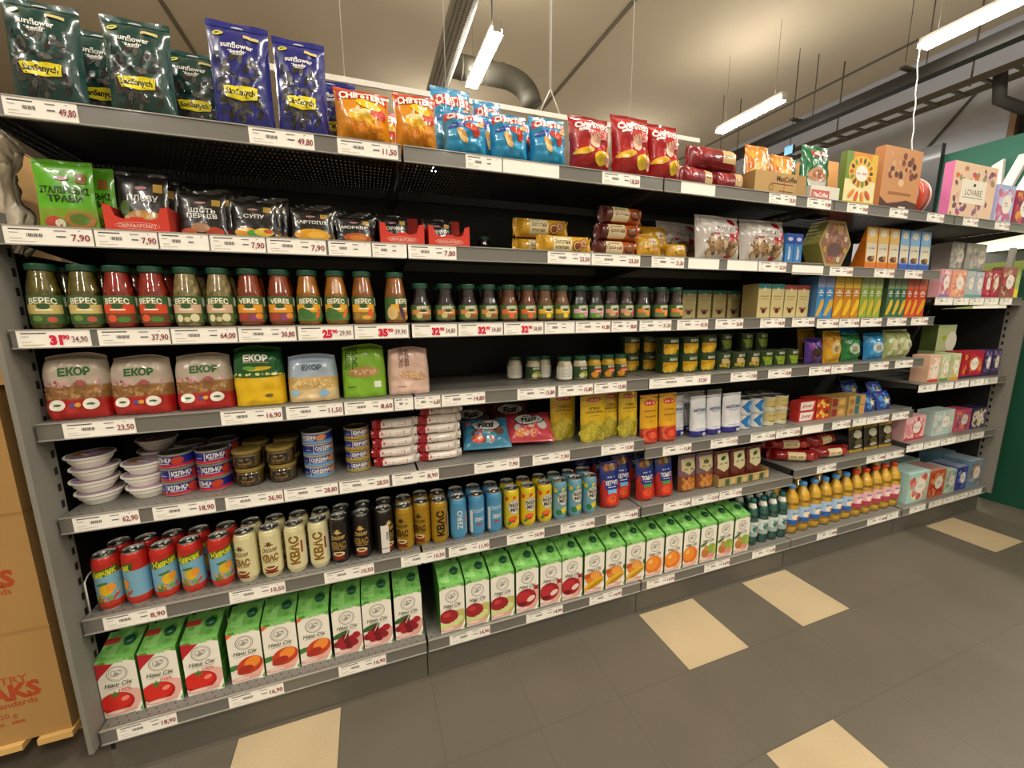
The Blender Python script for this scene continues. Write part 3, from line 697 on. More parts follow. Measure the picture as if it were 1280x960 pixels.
ROWN = {1: 'top shelf', 2: 'second shelf', 3: 'third shelf', 4: 'fourth shelf', 5: 'fifth shelf', 6: 'sixth shelf', 7: 'bottom shelf', 8: 'upper tea shelf', 9: 'middle tea shelf', 10: 'third tea shelf', 11: 'lowest tea shelf'}
seen = {}
for row, x0, x1, y, z, price, style in TAGS:
    i = seen.get(row, 0); seen[row] = i+1
    od = ORD[i] if i < 20 else ('twenty-'+ORD[i-20])
    t = 'blank white tag' if style == 'b' else 'white tag with large red %s' % price.split()[0] if style == 'r' else 'white tag reading %s' % price if price else 'white printed tag'
    price_tag(row, x0, x1, y+.0005, z, price, style, '%s, %s from the left on the %s edge' % (t, od, ROWN[row]))

# ------------------------------------------------------------------ product builders
def fruit(A, kind, W, k=1.0):
    """fruit pictures near the foot of a carton front of width W"""
    if kind == 'tomato':
        A.ell(.018, .042, .03, .03, 'e9b3a6'); A.ell(-.012, .04, .036, .03, 'b3160f'); A.ell(-.014, .044, .032, .025, 'd5261a'); A.ell(.006, .048, .009, .006, 'f08a72', .5); A.star(-.012, .064, .014, '3f7a2c', 6, .3)
    elif kind == 'peach':
        A.ell(.015, .035, .034, .026, 'eab3a0'); A.ell(-.035, .05, .02, .008, '3d7a34', .25); A.ell(.006, .05, .032, .026, 'c23a1c', .5); A.ell(.012, .058, .02, .016, 'ee8b2c', .6); A.ell(-.006, .038, .02, .012, 'a92a18', .4)
    elif kind == 'cherry':
        A.ell(.016, .035, .034, .028, 'dfa79a'); A.ell(-.02, .07, .026, .009, '35602c', .3)
        for i, (x, z) in enumerate(((-.03, .04), (-.016, .03), (0, .028), (.014, .036), (-.02, .05), (-.004, .046), (.01, .052), (.02, .06), (-.008, .062))): A.ell(x, z, .011, .011, ('8e1420', 'a81b26', '731019')[i % 3])
        A.poly([(.0, .06), (.002, .06), (.006, .085), (.004, .085)], 'e9dfcf'); A.poly([(-.012, .055), (-.01, .055), (.002, .083), (.0, .083)], 'e9dfcf')
    elif kind == 'apple':
        A.ell(.02, .04, .034, .034, 'c3b86c'); A.ell(-.014, .055, .03, .024, '9c1f22'); A.ell(-.02, .062, .012, .008, 'c5393a')
        for x, z in ((-.034, .026), (-.02, .02), (-.004, .024), (.01, .03), (.0, .016), (.022, .04)): A.ell(x, z, .0105, .0105, 'd3da92')
        A.poly([(-.014, .076), (-.012, .076), (-.008, .09), (-.011, .09)], '4a2c1c')
    elif kind == 'pomegranate':
        A.ell(.02, .04, .034, .034, 'dfa595'); A.ell(-.008, .05, .036, .033, '9e1a22'); A.ell(-.014, .055, .024, .02, 'bb2a30'); A.star(.028, .082, .013, 'a31f26', 4, .5, .7); A.ell(.01, .044, .015, .009, 'e9cfc0', .5); A.ell(-.02, .03, .014, .008, '6d0d14')
    elif kind == 'banana':
        A.ell(-.004, .06, .032, .026, 'd98226'); A.ell(.002, .066, .018, .014, 'eaa14a'); A.ell(.042, .074, .012, .014, '3c6a2e'); A.ell(-.03, .07, .012, .01, 'c3541d')
        A.ell(-.004, .036, .044, .014, 'e3b21f', .45); A.ell(.0, .03, .038, .008, 'b98414', .45)
    elif kind == 'orange':
        A.ell(.016, .04, .034, .034, 'eec0a4'); A.ell(-.008, .05, .036, .036, 'e0761a'); A.ell(-.012, .055, .027, .027, 'ee8f2a'); A.ell(-.02, .064, .01, .008, 'f6b96a', .6)
    elif kind == 'pear':
        A.ell(.016, .03, .034, .022, 'd98f7e'); A.ell(-.016, .04, .018, .02, 'b9742c', .2); A.ell(-.012, .06, .01, .014, 'c28a3a', .2); A.ell(.016, .056, .022, .02, '8ea63a'); A.ell(.034, .046, .012, .02, 'a5b84c'); A.ell(-.026, .078, .018, .006, '40702f', .4)
    A.ell(-.006, .012, .036, .007, 'e2a79a'); A.ell(-.016, .013, .018, .004, 'f0cfc2')
def carton(key, kind):
    b = MB(); W = .1; D = .098; Hh = .2; w2 = W/2
    g1, g2 = '427f2e', '8fcf74'
    # front white panel, green sides, sloping printed top
    b.add([(-w2, 0, 0), (w2, 0, 0), (w2, 0, Hh), (-w2, 0, Hh)], [(0, 1, 2, 3)], 'efe9da')
    b.add([(w2, 0, 0), (w2, D, 0), (w2, D, Hh+.03), (w2, 0, Hh)], [(0, 1, 2, 3)], g1)
    b.add([(-w2, D, 0), (-w2, 0, 0), (-w2, 0, Hh), (-w2, D, Hh+.03)], [(0, 1, 2, 3)], g1)
    b.add([(w2, D, 0), (-w2, D, 0), (-w2, D, Hh+.03), (w2, D, Hh+.03)], [(0, 1, 2, 3)], g1)
    b.add([(-w2, 0, Hh), (w2, 0, Hh), (w2, D, Hh+.03), (-w2, D, Hh+.03)], [(0, 1, 2, 3)], '6fae54')
    b.add([(-w2, D, 0), (w2, D, 0), (w2, 0, 0), (-w2, 0, 0)], [(0, 1, 2, 3)], 'e8e2d2')
    A = Art(b, flat(0))
    A.poly([(-w2, Hh)] + [(-w2+W*i/10, Hh-.006-.012*abs(i/5-1)**2) for i in range(11)] + [(w2, Hh)], '66a84a')
    A.blobs(-w2, Hh-.014, w2, Hh, 14, .006, ['4f9138', '93c878'], 3)
    if kind == 'tomato': A.poly([(-w2, Hh-.004), (-w2, Hh-.062), (-w2+.008, Hh-.05), (-w2+.045, Hh-.014)], 'b8202c')
    if kind == 'peach': A.poly([(-w2, Hh-.006), (-w2, Hh-.026), (-w2+.02, Hh-.012)], 'e0662c')
    cx = 0; cz = .15
    A.ring(cx, cz, .027, .027, .0022, '8f8c80'); A.ring(cx, cz, .022, .022, .0012, 'a5a296')
    A.ell(cx-.002, cz-.003, .009, .006, 'aaa79b', .4); A.ring(cx+.004, cz+.004, .01, .008, .002, '9a978b'); A.ring(cx-.008, cz+.002, .008, .011, .002, '9a978b'); A.ell(cx+.009, cz+.009, .004, .003, '9a978b')
    A.text('Наш Сік', 0, .113, .0135, '3c4534', bold=.015, shear=.25, wmax=.07)
    A.rect(-.03, .1005, .03, .1018, '6f7566')
    sh, A.surf, A.k = A.surf, (lambda x, z, o: (max(-w2, min(w2, x*1.3+.002)), -o, z*1.22)), 0
    fruit(A, kind, W); A.surf = sh
    if kind == 'tomato': A.text('100%', .014, .0915, .011, 'd0453c', bold=.01)
    A.poly([(w2, 0), (w2, .04), (w2-.014, .012), (w2-.02, 0)], 'f5f1e4'); A.poly([(w2, .0), (w2, .022), (w2-.008, .006)], '6aa850')
    T_ = Art(b, lambda x, y, o: (x, y, Hh+.03*y/D+o))
    T_.rect(-w2+.01, .012, -w2+.045, .05, '8cc470'); T_.rect(-w2, D-.03, w2, D-.024, '6fae54'); T_.blobs(-w2, 0, w2, D, 16, .008, ['5f9e46', '83bd66', '4f8a38'], 5)
    if kind in ('tomato',): T_.rect(-w2, .055, -w2+.04, .075, 'a8322c')
    Sd = Art(b, lambda y, z, o: (w2+o, y, z)); Sd.blobs(.002, .01, D-.002, Hh-.01, 26, .014, ['3c7a2b', '65a94a', '2f6a24'], 7, .5)
    c = MB(); c.lathe([(.0165, 0, '17492f'), (.0165, .012, '17492f'), (.014, .016, '1d5638')], 8, .02, .055, smooth=False)
    for p in range(len(c.v)): c.v[p] = (c.v[p][0], c.v[p][1], c.v[p][2]+Hh+.012)
    proto(key, b, 'print', [('screw_cap', c, 'plastic', None, 'dark green screw cap')])

def can(key, body, art, R=.033, Hh=.168, top='c9c9c4', bands=()):
    b = MB()
    cs = [body]+[c for _, c in bands]
    prof = [(R*.8, 0, 'b5b3ac'), (R*.84, .004, cs[0]), (R, .018, cs[0])] + [(R, z, c) for (z, c) in bands] + [(R, Hh-.02, cs[-1]), (R*.9, Hh-.008, cs[-1]), (R*.84, Hh-.005, 'b8b6ae'), (R*.84, Hh-.004, 'b8b6ae')]
    b.lathe(prof, 28, cap1=False)
    A = Art(b, cyl(R), .006, .0004); art(A, R, Hh)
    L = MB(); L.lathe([(R*.845, Hh-.006, '888'+'888'), (R*.87, Hh-.003, '999999'), (R*.86, Hh, '999999'), (R*.8, Hh, '999999'), (R*.76, Hh-.006, '999999')], 28, cap0=False)
    P = MB(); P.box(-.006, .006, -R*.1, R*.55, Hh-.0056, Hh-.004, '999999'); P.lathe([(.004, Hh-.0055, '999999'), (.004, Hh-.003, '999999')], 8)
    proto(key, b, 'gold' if body in GOLDS else 'can', [('can_lid', L, 'alu', None, 'silver can lid'), ('pull_tab', P, 'alu', 0)])
GOLDS = {'b08a1e'}
def art_juicecan(turn):
    def f(A, R, Hh):
        t = turn*R
        A.poly([(t-R*1.25, Hh-.068), (t+R*1.25, Hh-.052), (t+R*1.25, Hh-.03), (t-R*1.25, Hh-.046)], '3c5a1e')
        A.text('Живчик', t, Hh-.049, .019, 'd9dc2e', rot=.19, bold=.04, shear=.25, wmax=R*2.1)
        A.ell(t+.004, .066, .017, .017, 'e5b720'); A.ell(t+.016, .072, .011, .013, 'ef9a2a'); A.ell(t-.004, .086, .015, .004, '3f7d33', .15)
        A.rect(t-.026, .03, t-.004, .05, '3f8a4a'); A.poly([(t+.006, .03), (t+.03, .055), (t+.034, .048), (t+.014, .028)], 'c2503a'); A.blobs(t-.028, .03, t+.034, .06, 14, .004, ['d8663e', '6fae4a', 'e3a53a', '8a5a8a'], 4)
    return f
def art_kvass(vert, txt='6b4a12', bowl=True, sub='Опілля', white=False, gold='8a6414', red=True, turn=0):
    def f(A, R, Hh):
        t = turn*R
        if vert:
            A.text('КВАС', t, Hh*.5, .027, gold, rot=PI/2, bold=.05, wmax=.1)
            if red: A.rect(t+.021, .07, t+.027, .112, '8e1f1a')
            A.rect(t+.034, .02, t+.05, .12, 'efeade')
        else:
            A.star(t, Hh-.048, .012, txt, 7, .45); A.rect(t-.014, Hh-.053, t+.014, Hh-.05, txt)
            A.text(sub, t, Hh-.068, .015, txt, rot=.05, bold=.015, shear=.3, wmax=.046)
            A.text('КВАС', t, Hh-.096, .021, gold, bold=.05, wmax=.052)
            A.rect(t-.022, .056, t+.022, .0575, txt)
            if bowl: A.ell(t, .036, .021, .011, '8c2a14'); A.ell(t, .041, .02, .008, 'ead9a8'); A.ell(t, .041, .013, .004, '7a4a1e'); A.rect(t-.02, .02, t+.02, .026, '7d2415')
        if white: A.rect(t-.03, .03, t-.002, .115, 'e9e4da'); A.rect(t-.03, .012, t-.002, .028, 'e9e4da'); [A.rect(t-.012, .06+i*.004, t-.004, .062+i*.004, '55524f') for i in range(8)]
    return f
def art_zero(vert):
    def f(A, R, Hh):
        if vert: A.text('ZERO', 0, Hh*.5, .02, 'e2e4d8', rot=PI/2, bold=.02, wmax=.09); A.rect(.022, .07, .026, .1, 'c0405a'); A.rect(.03, .02, .05, .11, 'e6e3da')
        else:
            A.text('Опілля', 0, Hh-.06, .016, 'd8e6ec', rot=.08, shear=.3, wmax=.05); A.text('ZERO', .004, Hh-.095, .014, 'e8e8dc', bold=.02, wmax=.04); A.rect(-.008, .05, .014, .056, 'c2304a'); A.rect(-.036, .02, -.024, .11, 'e4e1d8')
    return f
def art_beermix(base, two):
    def f(A, R, Hh):
        A.blobs(-R*PI*.9, .1, R*PI*.9, Hh-.02, 26, .011, ['d8372a', 'e9c52a', '6fa23a'] if not two else ['e5d23a', '3f9a94', 'd9c92e'], 5)
        A.ell(.004, .096, .028, .03, 'dedacb'); A.ring(.004, .096, .028, .03, .0015, '8c8a7c')
        A.text('BEER', .004, .104, .014, '2b3326', bold=.03, wmax=.045); A.text('MIX', .004, .086, .015, '2b3326', bold=.03, wmax=.036); A.rect(-.008, .116, .016, .119, '7a7a6a')
        if not two: A.ell(-.004, .046, .02, .013, 'c02c1c', .3); A.ell(-.004, .05, .018, .008, 'e86a3a', .3); A.ell(.016, .036, .011, .011, 'e8c42a'); A.ell(-.02, .03, .01, .006, '4f8a34', .6)
        else: A.ell(.008, .044, .015, .013, 'e8cf2a'); A.ell(-.016, .036, .013, .013, '2f7d4e'); A.ell(.02, .03, .009, .009, '4fa060')
    return f

def jar(key, cont, cont2, lab, tall=True, blocks=True):
    R, Hh = (.037, .172) if tall else (.036, .137)
    b = MB(); rn = random.Random(len(key)*7+ord(key[-1]))
    zs = [0, .004, .07, .1, .125, .152] if tall else [0, .004, .055, .07, .09, .118]
    rs = [.9, .97, .97, .95, .82, .68] if tall else [.9, .97, .97, .9, .72, .66]
    def rad(z):
        for i in range(len(zs)-1):
            if z <= zs[i+1]:
                t = (z-zs[i])/(zs[i+1]-zs[i]); return R*(rs[i]*(1-t)+rs[i+1]*t)
        return R*rs[-1]
    zl = zs[-1]
    def pt(u, v): r = rad(v*zl)*.965; a = -2*PI*u; return (r*math.sin(-a), -r*math.cos(a), .002+v*(zl-.002))
    def co(u, v): n = noise.noise(Vector((math.cos(u*2*PI)*4, math.sin(u*2*PI)*4, v*11+len(key)))); return mix(cont, cont2, .5+n*1.1)
    b.grid(pt, 32, 22, co)
    b.lathe([(R*.3, .002, cont), (R*.88, .0021, cont)], 20, cap1=False); b.lathe([(R*.66, zl-.0005, cont), (R*.1, zl, cont)], 20, cap0=False)
    gl = MB(); gl.lathe([(R*.86, 0, 'ffffff')]+[(R*q, z, 'ffffff') for z, q in zip(zs[1:], rs[1:])]+[(R*.68, zl+.006, 'ffffff')], 32, cap1=False)
    ld = MB(); lr = R*.78 if tall else R*.74
    ld.lathe([(lr, zl+.001, '1c4a35'), (lr*1.02, zl+.003, '1c4a35'), (lr*1.02, zl+.014, '1f5a40'), (lr*.96, zl+.018, '23664a'), (lr*.5, zl+.017, '1f5a40')], 28)
    lb = MB(); z0, z1 = (.012, .088) if tall else (.01, .062); s = lambda x, z, o: ((rad(z)+.0006+o)*math.sin(x/R), -(rad(z)+.0006+o)*math.cos(x/R), z)
    lb.grid(lambda u, v: s((u-.5)*R*2*PI*.86, z0+(z1-z0)*v, 0), 30, 6, '3c5f2a')
    A = Art(lb, s, .006, .0004); hh = z1-z0
    lab(A, R, z0, hh)
    proto(key, b, 'food', [('jar_glass', gl, 'glass'), ('lid', ld, 'plastic', None, 'dark green screw lid'), ('label', lb, 'paper', None, 'green paper label')])
def jar_label(main, low, word='ВЕРЕС', extra=(), turn=0):
    def f(A, R, z0, h):
        t = turn*R
        A.rect(t-R*1.2, z0+h*.36, t+R*1.05, z0+h*.68, main); A.rect(t-R*1.3, z0, t+R*1.1, z0+h*.36, low)
        A.ell(t, z0+h*.62, R*.35, h*.1, '2f5226')
        A.text(word, t, z0+h*.82, h*.19, 'efe9d6', bold=.03, wmax=R*1.5, arc=-.04)
        A.rect(t-R*.45, z0+h*.47, t+R*.45, z0+h*.52, 'f1e6c8'); A.rect(t-R*.6, z0+h*.72, t+R*.6, z0+h*.735, 'c9b96a')
        for q in extra: A.ell(t+q[0]*R, z0+q[1]*h, q[2]*R, q[3]*h, q[4], q[5] if len(q) > 5 else 0)
        A.rect(t+R*1.2, z0+h*.62, t+R*1.5, z0+h*.95, 'e4e0d2'); A.rect(t+R*1.2, z0+h*.12, t+R*1.9, z0+h*.3, '6f8a58')
    return f

# soft bags ---------------------------------------------------------
def bag(key, wd, hh, d, kind, colf, art, mat='film', seed=1, seal=None, crumple=.004, wf=None, nu=22, nv=28, parts=()):
    def pt(t):
        if kind == 'pillow': q = min(1, max(0, (t-.04)/.91)); return max(0, 1-abs(2*q-1)**2.6)**.65
        if kind == 'pouch': return (max(0, 1-t*1.03)**.55)*min(1, .72+t*5)
        if kind == 'brick': q = min(1, max(0, t/.96)); return max(0, 1-max(0, 2*q-1)**5)**.6*min(1, .86+t*2)
        if kind == 'roll': return max(0, 1-abs(2*t-1)**2.4)**.5
        return 1
    def ps(s):
        s = abs(s)
        if kind == 'roll': q = min(1, s/.9); return max(0, 1-q**9)**.6
        if kind == 'brick': return max(0, 1-s**6)**.5
        return max(0, 1-s**2.8)**.62
    slump = .055 if kind == 'brick' else .03 if kind == 'pouch' else 0
    if wf is None and kind == 'brick': wf = lambda t: 1-.16*max(0, t-.5)
    if wf is None: wf = (lambda t: 1-.05*math.sin(PI*t)) if kind == 'pillow' else (lambda t: 1)
    def depth(x, z):
        s = max(-1, min(1, 2*x/wd)); t = max(0, min(1, z/hh)); m = ps(s)*pt(t)
        n = noise.noise(Vector((x*26+seed*3.1, z*22, seed)))+.5*noise.noise(Vector((x*60, z*48+seed, seed*2.)))
        f = math.sin(x*150+seed+4*noise.noise(Vector((x*9, z*5, seed))))*(max(0, abs(2*t-1)-.45))*1.2
        return d/2*m + crumple*(n+.6*f)*min(1, m*1.6)
    def surf(x, z, o):
        t = z/hh; s = 2*x/wd; q = slump*hh*t**3*s*s + (slump*.4*hh*t**2*noise.noise(Vector((x*14, seed, 1))) if slump else 0)
        return (x*wf(t), -depth(x, z)-o, z-q)
    cf = colf if callable(colf) else (lambda x, z: colf)
    if seal is None and kind in ('pillow', 'pouch'): seal = mix(cf(0, hh*.99), cf(0, hh*.99), 0)
    b = MB(); top = hh*(.95 if seal else 1)
    b.grid(lambda u, v: surf((u-.5)*wd, v*top, 0), nu, nv, lambda u, v: cf((u-.5)*wd, v*top))
    def back(u, v):
        x, y, z = surf((.5-u)*wd, v*top, 0); return (x, -y+.0006, z)
    b.grid(back, nu//2, nv//2, lambda u, v: cf((.5-u)*wd, v*top))
    A = Art(b, surf, .011, .0011, .00022); art(A, wd, hh)
    pl = list(parts)
    if seal:
        s = MB()
        s.grid(lambda u, v: ((u-.5)*wd*wf(1), -.0012+.0022*math.sin(u*9+seed)*v+(.0006 if int(v*12) % 2 else 0), top+v*(hh-top)), 20, 6, seal)
        s.grid(lambda u, v: ((.5-u)*wd*wf(1), .0012+.0022*math.sin((1-u)*9+seed)*v, top+v*(hh-top)), 20, 3, seal)
        pl.append(('top_seal', s, mat, None))
    if kind == 'roll':
        for sd in (-1, 1):
            s = MB(); c = cf(sd*wd*.499, hh*.5)
            for q in (1, -1):
                s.grid(lambda u, v: (sd*(wd/2-.004+.014*u)*1.0, q*.0008+.004*math.sin(v*8+seed)*u, hh*(.5+(v-.5)*(.55+.4*u))), 4, 10, c)
            pl.append(('end_seal', s, mat, None))
    proto(key, b, mat, pl)
def bands(*bs):
    """bs: (z up to, colour)"""
    def f(x, z):
        for q, c in bs:
            if z <= q: return c
        return bs[-1][1]
    return f
def art_seed(base, dark):
    def f(A, w, h):
        A.blobs(-w*.42, h*.1, w*.42, h*.72, 46, .014, ['2b2c2c', '3b3b3a', '1e1f20', '55534e'], 11, .5)
        A.text('sunflower', 0, h*.765, h*.05, 'ece9e0', bold=.02, wmax=w*.62, arc=-.03); A.text('·seeds·', 0, h*.71, h*.042, 'ece9e0', bold=.02, wmax=w*.36, arc=-.03); A.rect(-w*.09, h*.672, w*.09, h*.68, 'cfcabd')
        A.poly([(-w*.3, h*.4), (w*.3, h*.415), (w*.28, h*.3), (w*.02, h*.27), (-w*.25, h*.29)], '2a2410')
        A.poly([(-w*.285, h*.392), (w*.285, h*.407), (w*.268, h*.306), (w*.02, h*.28), (-w*.238, h*.297)], 'e3d21c')
        A.text('SanSanych', 0, h*.35, h*.052, '2a2410', bold=.04, wmax=w*.48, shear=.15)
        A.ell(-w*.3, h*.86, w*.09, h*.025, 'd8cf2a'); A.rect(-w*.35, h*.852, -w*.25, h*.868, base); A.rect(w*.12, h*.83, w*.36, h*.86, 'cdbb7a')
        A.ell(0, h*.955, w*.1, h*.012, 'b9b6bb')
    return f
def art_chips(base, band, word, motif):
    def f(A, w, h):
        if motif == 'gold':
            A.rect(-w*.46, h*.72, w*.46, h*.95, 'b8241c'); A.ell(-.0, h*.45, w*.3, h*.1, 'f0b62a', .1); A.ell(-w*.05, h*.5, w*.22, h*.04, 'f4e3a0', .05); A.ell(w*.28, h*.52, w*.16, h*.1, 'd2452a'); A.ell(w*.1, h*.63, w*.24, h*.07, 'e8c21e', -.2); A.blobs(-w*.4, h*.06, w*.4, h*.4, 12, .018, ['e08a14', 'f2a51e', 'd97c10'], 3, .5)
            A.text(word, 0, h*.79, h*.12, 'f2ece0', bold=.045, wmax=w*.84)
        elif motif == 'blue':
            A.rect(-w*.47, h*.71, w*.47, h*.86, 'bf3a3a'); A.text(word, 0, h*.785, h*.12, 'efe9e2', bold=.05, wmax=w*.86)
            A.ell(-w*.2, h*.6, w*.24, h*.05, '27479a', .2); A.ell(w*.12, h*.55, w*.2, h*.07, 'd2412c', -.5); A.ell(w*.2, h*.47, w*.08, h*.08, 'c33a28', .2); A.ell(-w*.12, h*.4, w*.09, h*.15, 'd8a04a', .6); A.ell(-w*.14, h*.36, w*.05, h*.09, 'e8c88a', .6); A.ell(w*.3, h*.64, w*.12, h*.05, 'd8b06a', .3)
        else:
            A.text(word, 0, h*.775, h*.11, 'f4ece6', bold=.045, wmax=w*.84); A.rect(-w*.36, h*.68, -w*.14, h*.7, 'f0dcd2'); A.rect(-w*.36, h*.66, -w*.16, h*.68, 'f0dcd2')
            A.poly([(w*.04, h*.5), (w*.3, h*.54), (w*.38, h*.7), (w*.12, h*.68)], 'd98a86'); A.poly([(w*.07, h*.53), (w*.2, h*.55), (w*.24, h*.66), (w*.13, h*.65)], 'b8403e'); A.ell(-w*.0, h*.48, w*.13, h*.09, 'e6b59a', .6)
            for i in range(4): A.ell(-w*.1+i*w*.05, h*.55+i*h*.012, w*.022, h*.05, 'e6b59a', .4)
            A.ell(-w*.26, h*.33, w*.22, h*.055, 'd9a51e', .15); A.ell(w*.16, h*.24, w*.2, h*.1, 'e8b81c', .1); A.ell(w*.12, h*.22, w*.13, h*.06, 'f2cf3a', .1); A.ell(w*.34, h*.35, w*.05, h*.14, 'dba21c', -.3); A.ell(w*.34, h*.22, w*.07, h*.09, 'e2a88c', .2)
    return f

# boxes -------------------------------------------------------------
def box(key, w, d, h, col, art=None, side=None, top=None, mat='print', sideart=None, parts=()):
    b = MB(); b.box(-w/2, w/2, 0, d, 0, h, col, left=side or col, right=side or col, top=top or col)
    if art: art(Art(b, flat(0)), w, h)
    if sideart: sideart(Art(b, lambda y, z, o: (-w/2-o, d-y, z)), d, h)
    proto(key, b, mat, parts)
def art_tea(cols, oval='efe6d8', lower=None, seed=1, word='Чай', ox=.1):
    def f(A, w, h):
        A.blobs(-w/2, h*.02, w/2, h*.98, 44, min(w, h)*.12, cols, seed, .8)
        if lower: A.rect(-w/2, 0, w/2, h*.1, lower)
        A.ell(w*ox, h*.52, min(w*.26, h*.26), h*.24, oval); A.scrawl(w*ox, h*.55, w*.26, h*.06, '8a7468'); A.rect(w*ox-w*.12, h*.47, w*ox+w*.12, h*.485, '9a8a80')
    return f
def lay_roll(key, w, h, d, col, art, seed, mat='film', ends=None): bag(key, w, h, d, 'roll', col, art, mat, seed, None, .0018, None, 30, 12)

# ------------------------------------------------------------------ stock the shelves
def pos(row, i, l, b, dy):
    x0, x1, h = DATA[row][i]; return (x0+x1)/2, x1-x0, h, YF[l]+dy, zt(l, b)
def od(i): return ORD[i]
# bottom shelf: juice cartons, two deep
KIND = [('tomato', 'tomato', 3), ('peach', 'peach', 3), ('cherry', 'cherry', 3), ('apple', 'apple and grape', 3), ('pomegranate', 'pomegranate', 3), ('banana', 'banana and orange', 3), ('orange', 'orange', 3), ('pear', 'pear', 3)]
for k, _, _ in KIND: carton('carton_'+k, k)
seq = [(k, n, j) for k, n, c in KIND for j in range(c)]
POSN = ['left', 'middle', 'right']
for i, (k, n, j) in enumerate(seq):
    row, q, b, dy = ('cart1', i, 1, .045) if i < 9 else ('cart2', i-9, 2, .012)
    x, wd, h, y, z = pos(row, q, 7, b, dy)
    if i < 9: y = .0125
    s = min(wd/.1, 1.06)*.985
    if b == 2: s *= .97
    put('carton_'+k, 'juice_carton', (x, y, z), '%s juice carton, %s of the three in front' % (n, POSN[j]), 'juice carton', 'juice cartons on the bottom shelf', sc=(s, .98, 1.0 if i < 9 else 1.03))
    put('carton_'+k, 'juice_carton', (x+.002, y+.105, z), '%s juice carton in the second row, behind the %s one' % (n, POSN[j]), 'juice carton', 'juice cartons on the bottom shelf', sc=(s, .98, 1.0 if i < 9 else 1.03))
# bottles ------------------------------------------------------------
def bottle(key, liquid, cap, lab1, lab2, Hh, R, glass='pet', tag=None, handle=False):
    b = MB()
    prof = [(.85, 0), (.97, .02), (1, .08), (.93, .14), (1, .2), (1, .52), (.9, .6), (.97, .66), (.8, .76), (.5, .85), (.36, .9), (.34, .93)]
    b.lathe([(R*r*.96, .001+z*Hh, liquid) for r, z in prof], 26)
    g = MB(); g.lathe([(R*r, z*Hh, 'ffffff') for r, z in prof], 26)
    c = MB(); c.lathe([(R*.43, .925*Hh, cap), (R*.43, .985*Hh, cap), (R*.36, Hh, cap)], 18)
    l = MB(); rr = R*1.012
    l.lathe([(rr, .2*Hh, lab2), (rr, .3*Hh, lab1), (rr, .52*Hh, lab1)], 26, cap0=False, cap1=False)
    A = Art(l, cyl(rr), .006, .0004)
    if tag: A.ell(0, .36*Hh, R*.6, .06*Hh, tag); A.scrawl(0, .44*Hh, R*1.1, .045*Hh, '3a5a9a' if handle else '2a5a5a'); A.ell(R*.3, .33*Hh, R*.3, .04*Hh, 'd8752a')
    ps = [('bottle_plastic', g, glass, None), ('cap', c, 'plastic', None, 'coloured screw cap'), ('label', l, 'paper', None, 'printed label')]
    if not handle:
        t = MB(); t.lathe([(R*.8, .74*Hh, 'ece8de'), (R*.56, .84*Hh, 'ece8de'), (R*.42, .9*Hh, 'ece8de')], 20, cap0=False, cap1=False); ps.append(('neck_paper', t, 'paper', None, 'white paper neck band'))
    proto(key, b, 'can' if not handle else 'plastic', ps)
bottle('water_bottle', '5f8f88', '1d6a68', 'cfd8d2', '9ab0aa', .26, .034, 'pet', '2a7a72')
bottle('oil_blue', 'f0c440', '4f96d6', 'a9c3dc', '2c5aa0', .285, .047, 'glass', 'f0e2c0', True)
bottle('oil_red', 'f0c440', 'd8401f', 'e6b2b4', 'b03a52', .285, .047, 'glass', 'f2dcd0', True)
for i in range(4):
    x, wd, h, y, z = pos('water', i, 7, 3, .03)
    put('water_bottle', 'water_bottle', (x, y+.034, z), 'dark water bottle with teal cap, %s from the left beside the juice' % od(i), 'bottle', 'water bottles on the bottom shelf')
    put('water_bottle', 'water_bottle', (x, y+.115, z), 'water bottle in the back row, behind the %s front water bottle' % od(i), 'bottle', 'water bottles on the bottom shelf')
for i in range(11):
    x, wd, h, y, z = pos('oil', i, 7, 4, .03)
    if i == 0: x = 3.085
    n, c = ('oil_blue', 'blue') if i < 6 else ('oil_red', 'red')
    s = .0455/.047
    x = 3.08+i*.0935
    put(n, 'oil_bottle', (x, y+.05, z), 'sunflower oil bottle with %s cap, %s of the %s-capped ones from the left' % (c, od(i if i < 6 else i-6), c), 'bottle', 'oil bottles on the bottom shelf', sc=(s, s, 1))
    if i % 2 == 0: put(n, 'oil_bottle', (x, y+.15, z), 'oil bottle in the back row, behind the %s %s-capped one' % (od(i if i < 6 else i-6), c), 'bottle', 'oil bottles on the bottom shelf', sc=(s, s, 1))
# bottom tea boxes
TEA7 = [('teal and pink', 'a9cfc6', ['c9584e', 'e3b48a', 'd98a7a', 'f0d9b0'], None), ('red and orange', 'cc5a36', ['b8322a', 'e08a3a', 'd9a06a'], None), ('pale green', 'a9c2a6', ['cfd9c0', '7fa08a', 'b9a8b8'], None), ('dark blue', '3a3f94', ['5a62b0', '9fa9d0', '2c2f78'], None), ('steel blue', '6f8fa6', ['a9644a', '8fb0c0', 'c58a5a', '54788c'], None)]
for i, (n, c, cols, lw) in enumerate(TEA7):
    x, wd, h, y, z = pos('tea7', i, 7, 5, .03)
    if i == 4: x, wd = 4.895, .165
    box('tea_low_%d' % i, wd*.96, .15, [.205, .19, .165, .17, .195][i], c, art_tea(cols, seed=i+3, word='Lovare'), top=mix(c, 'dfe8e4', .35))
    put('tea_low_%d' % i, 'tea_box', (x, y, z), 'large %s tea box on the lowest tea shelf' % n, 'tea box', 'tea boxes on the lowest tea shelf')
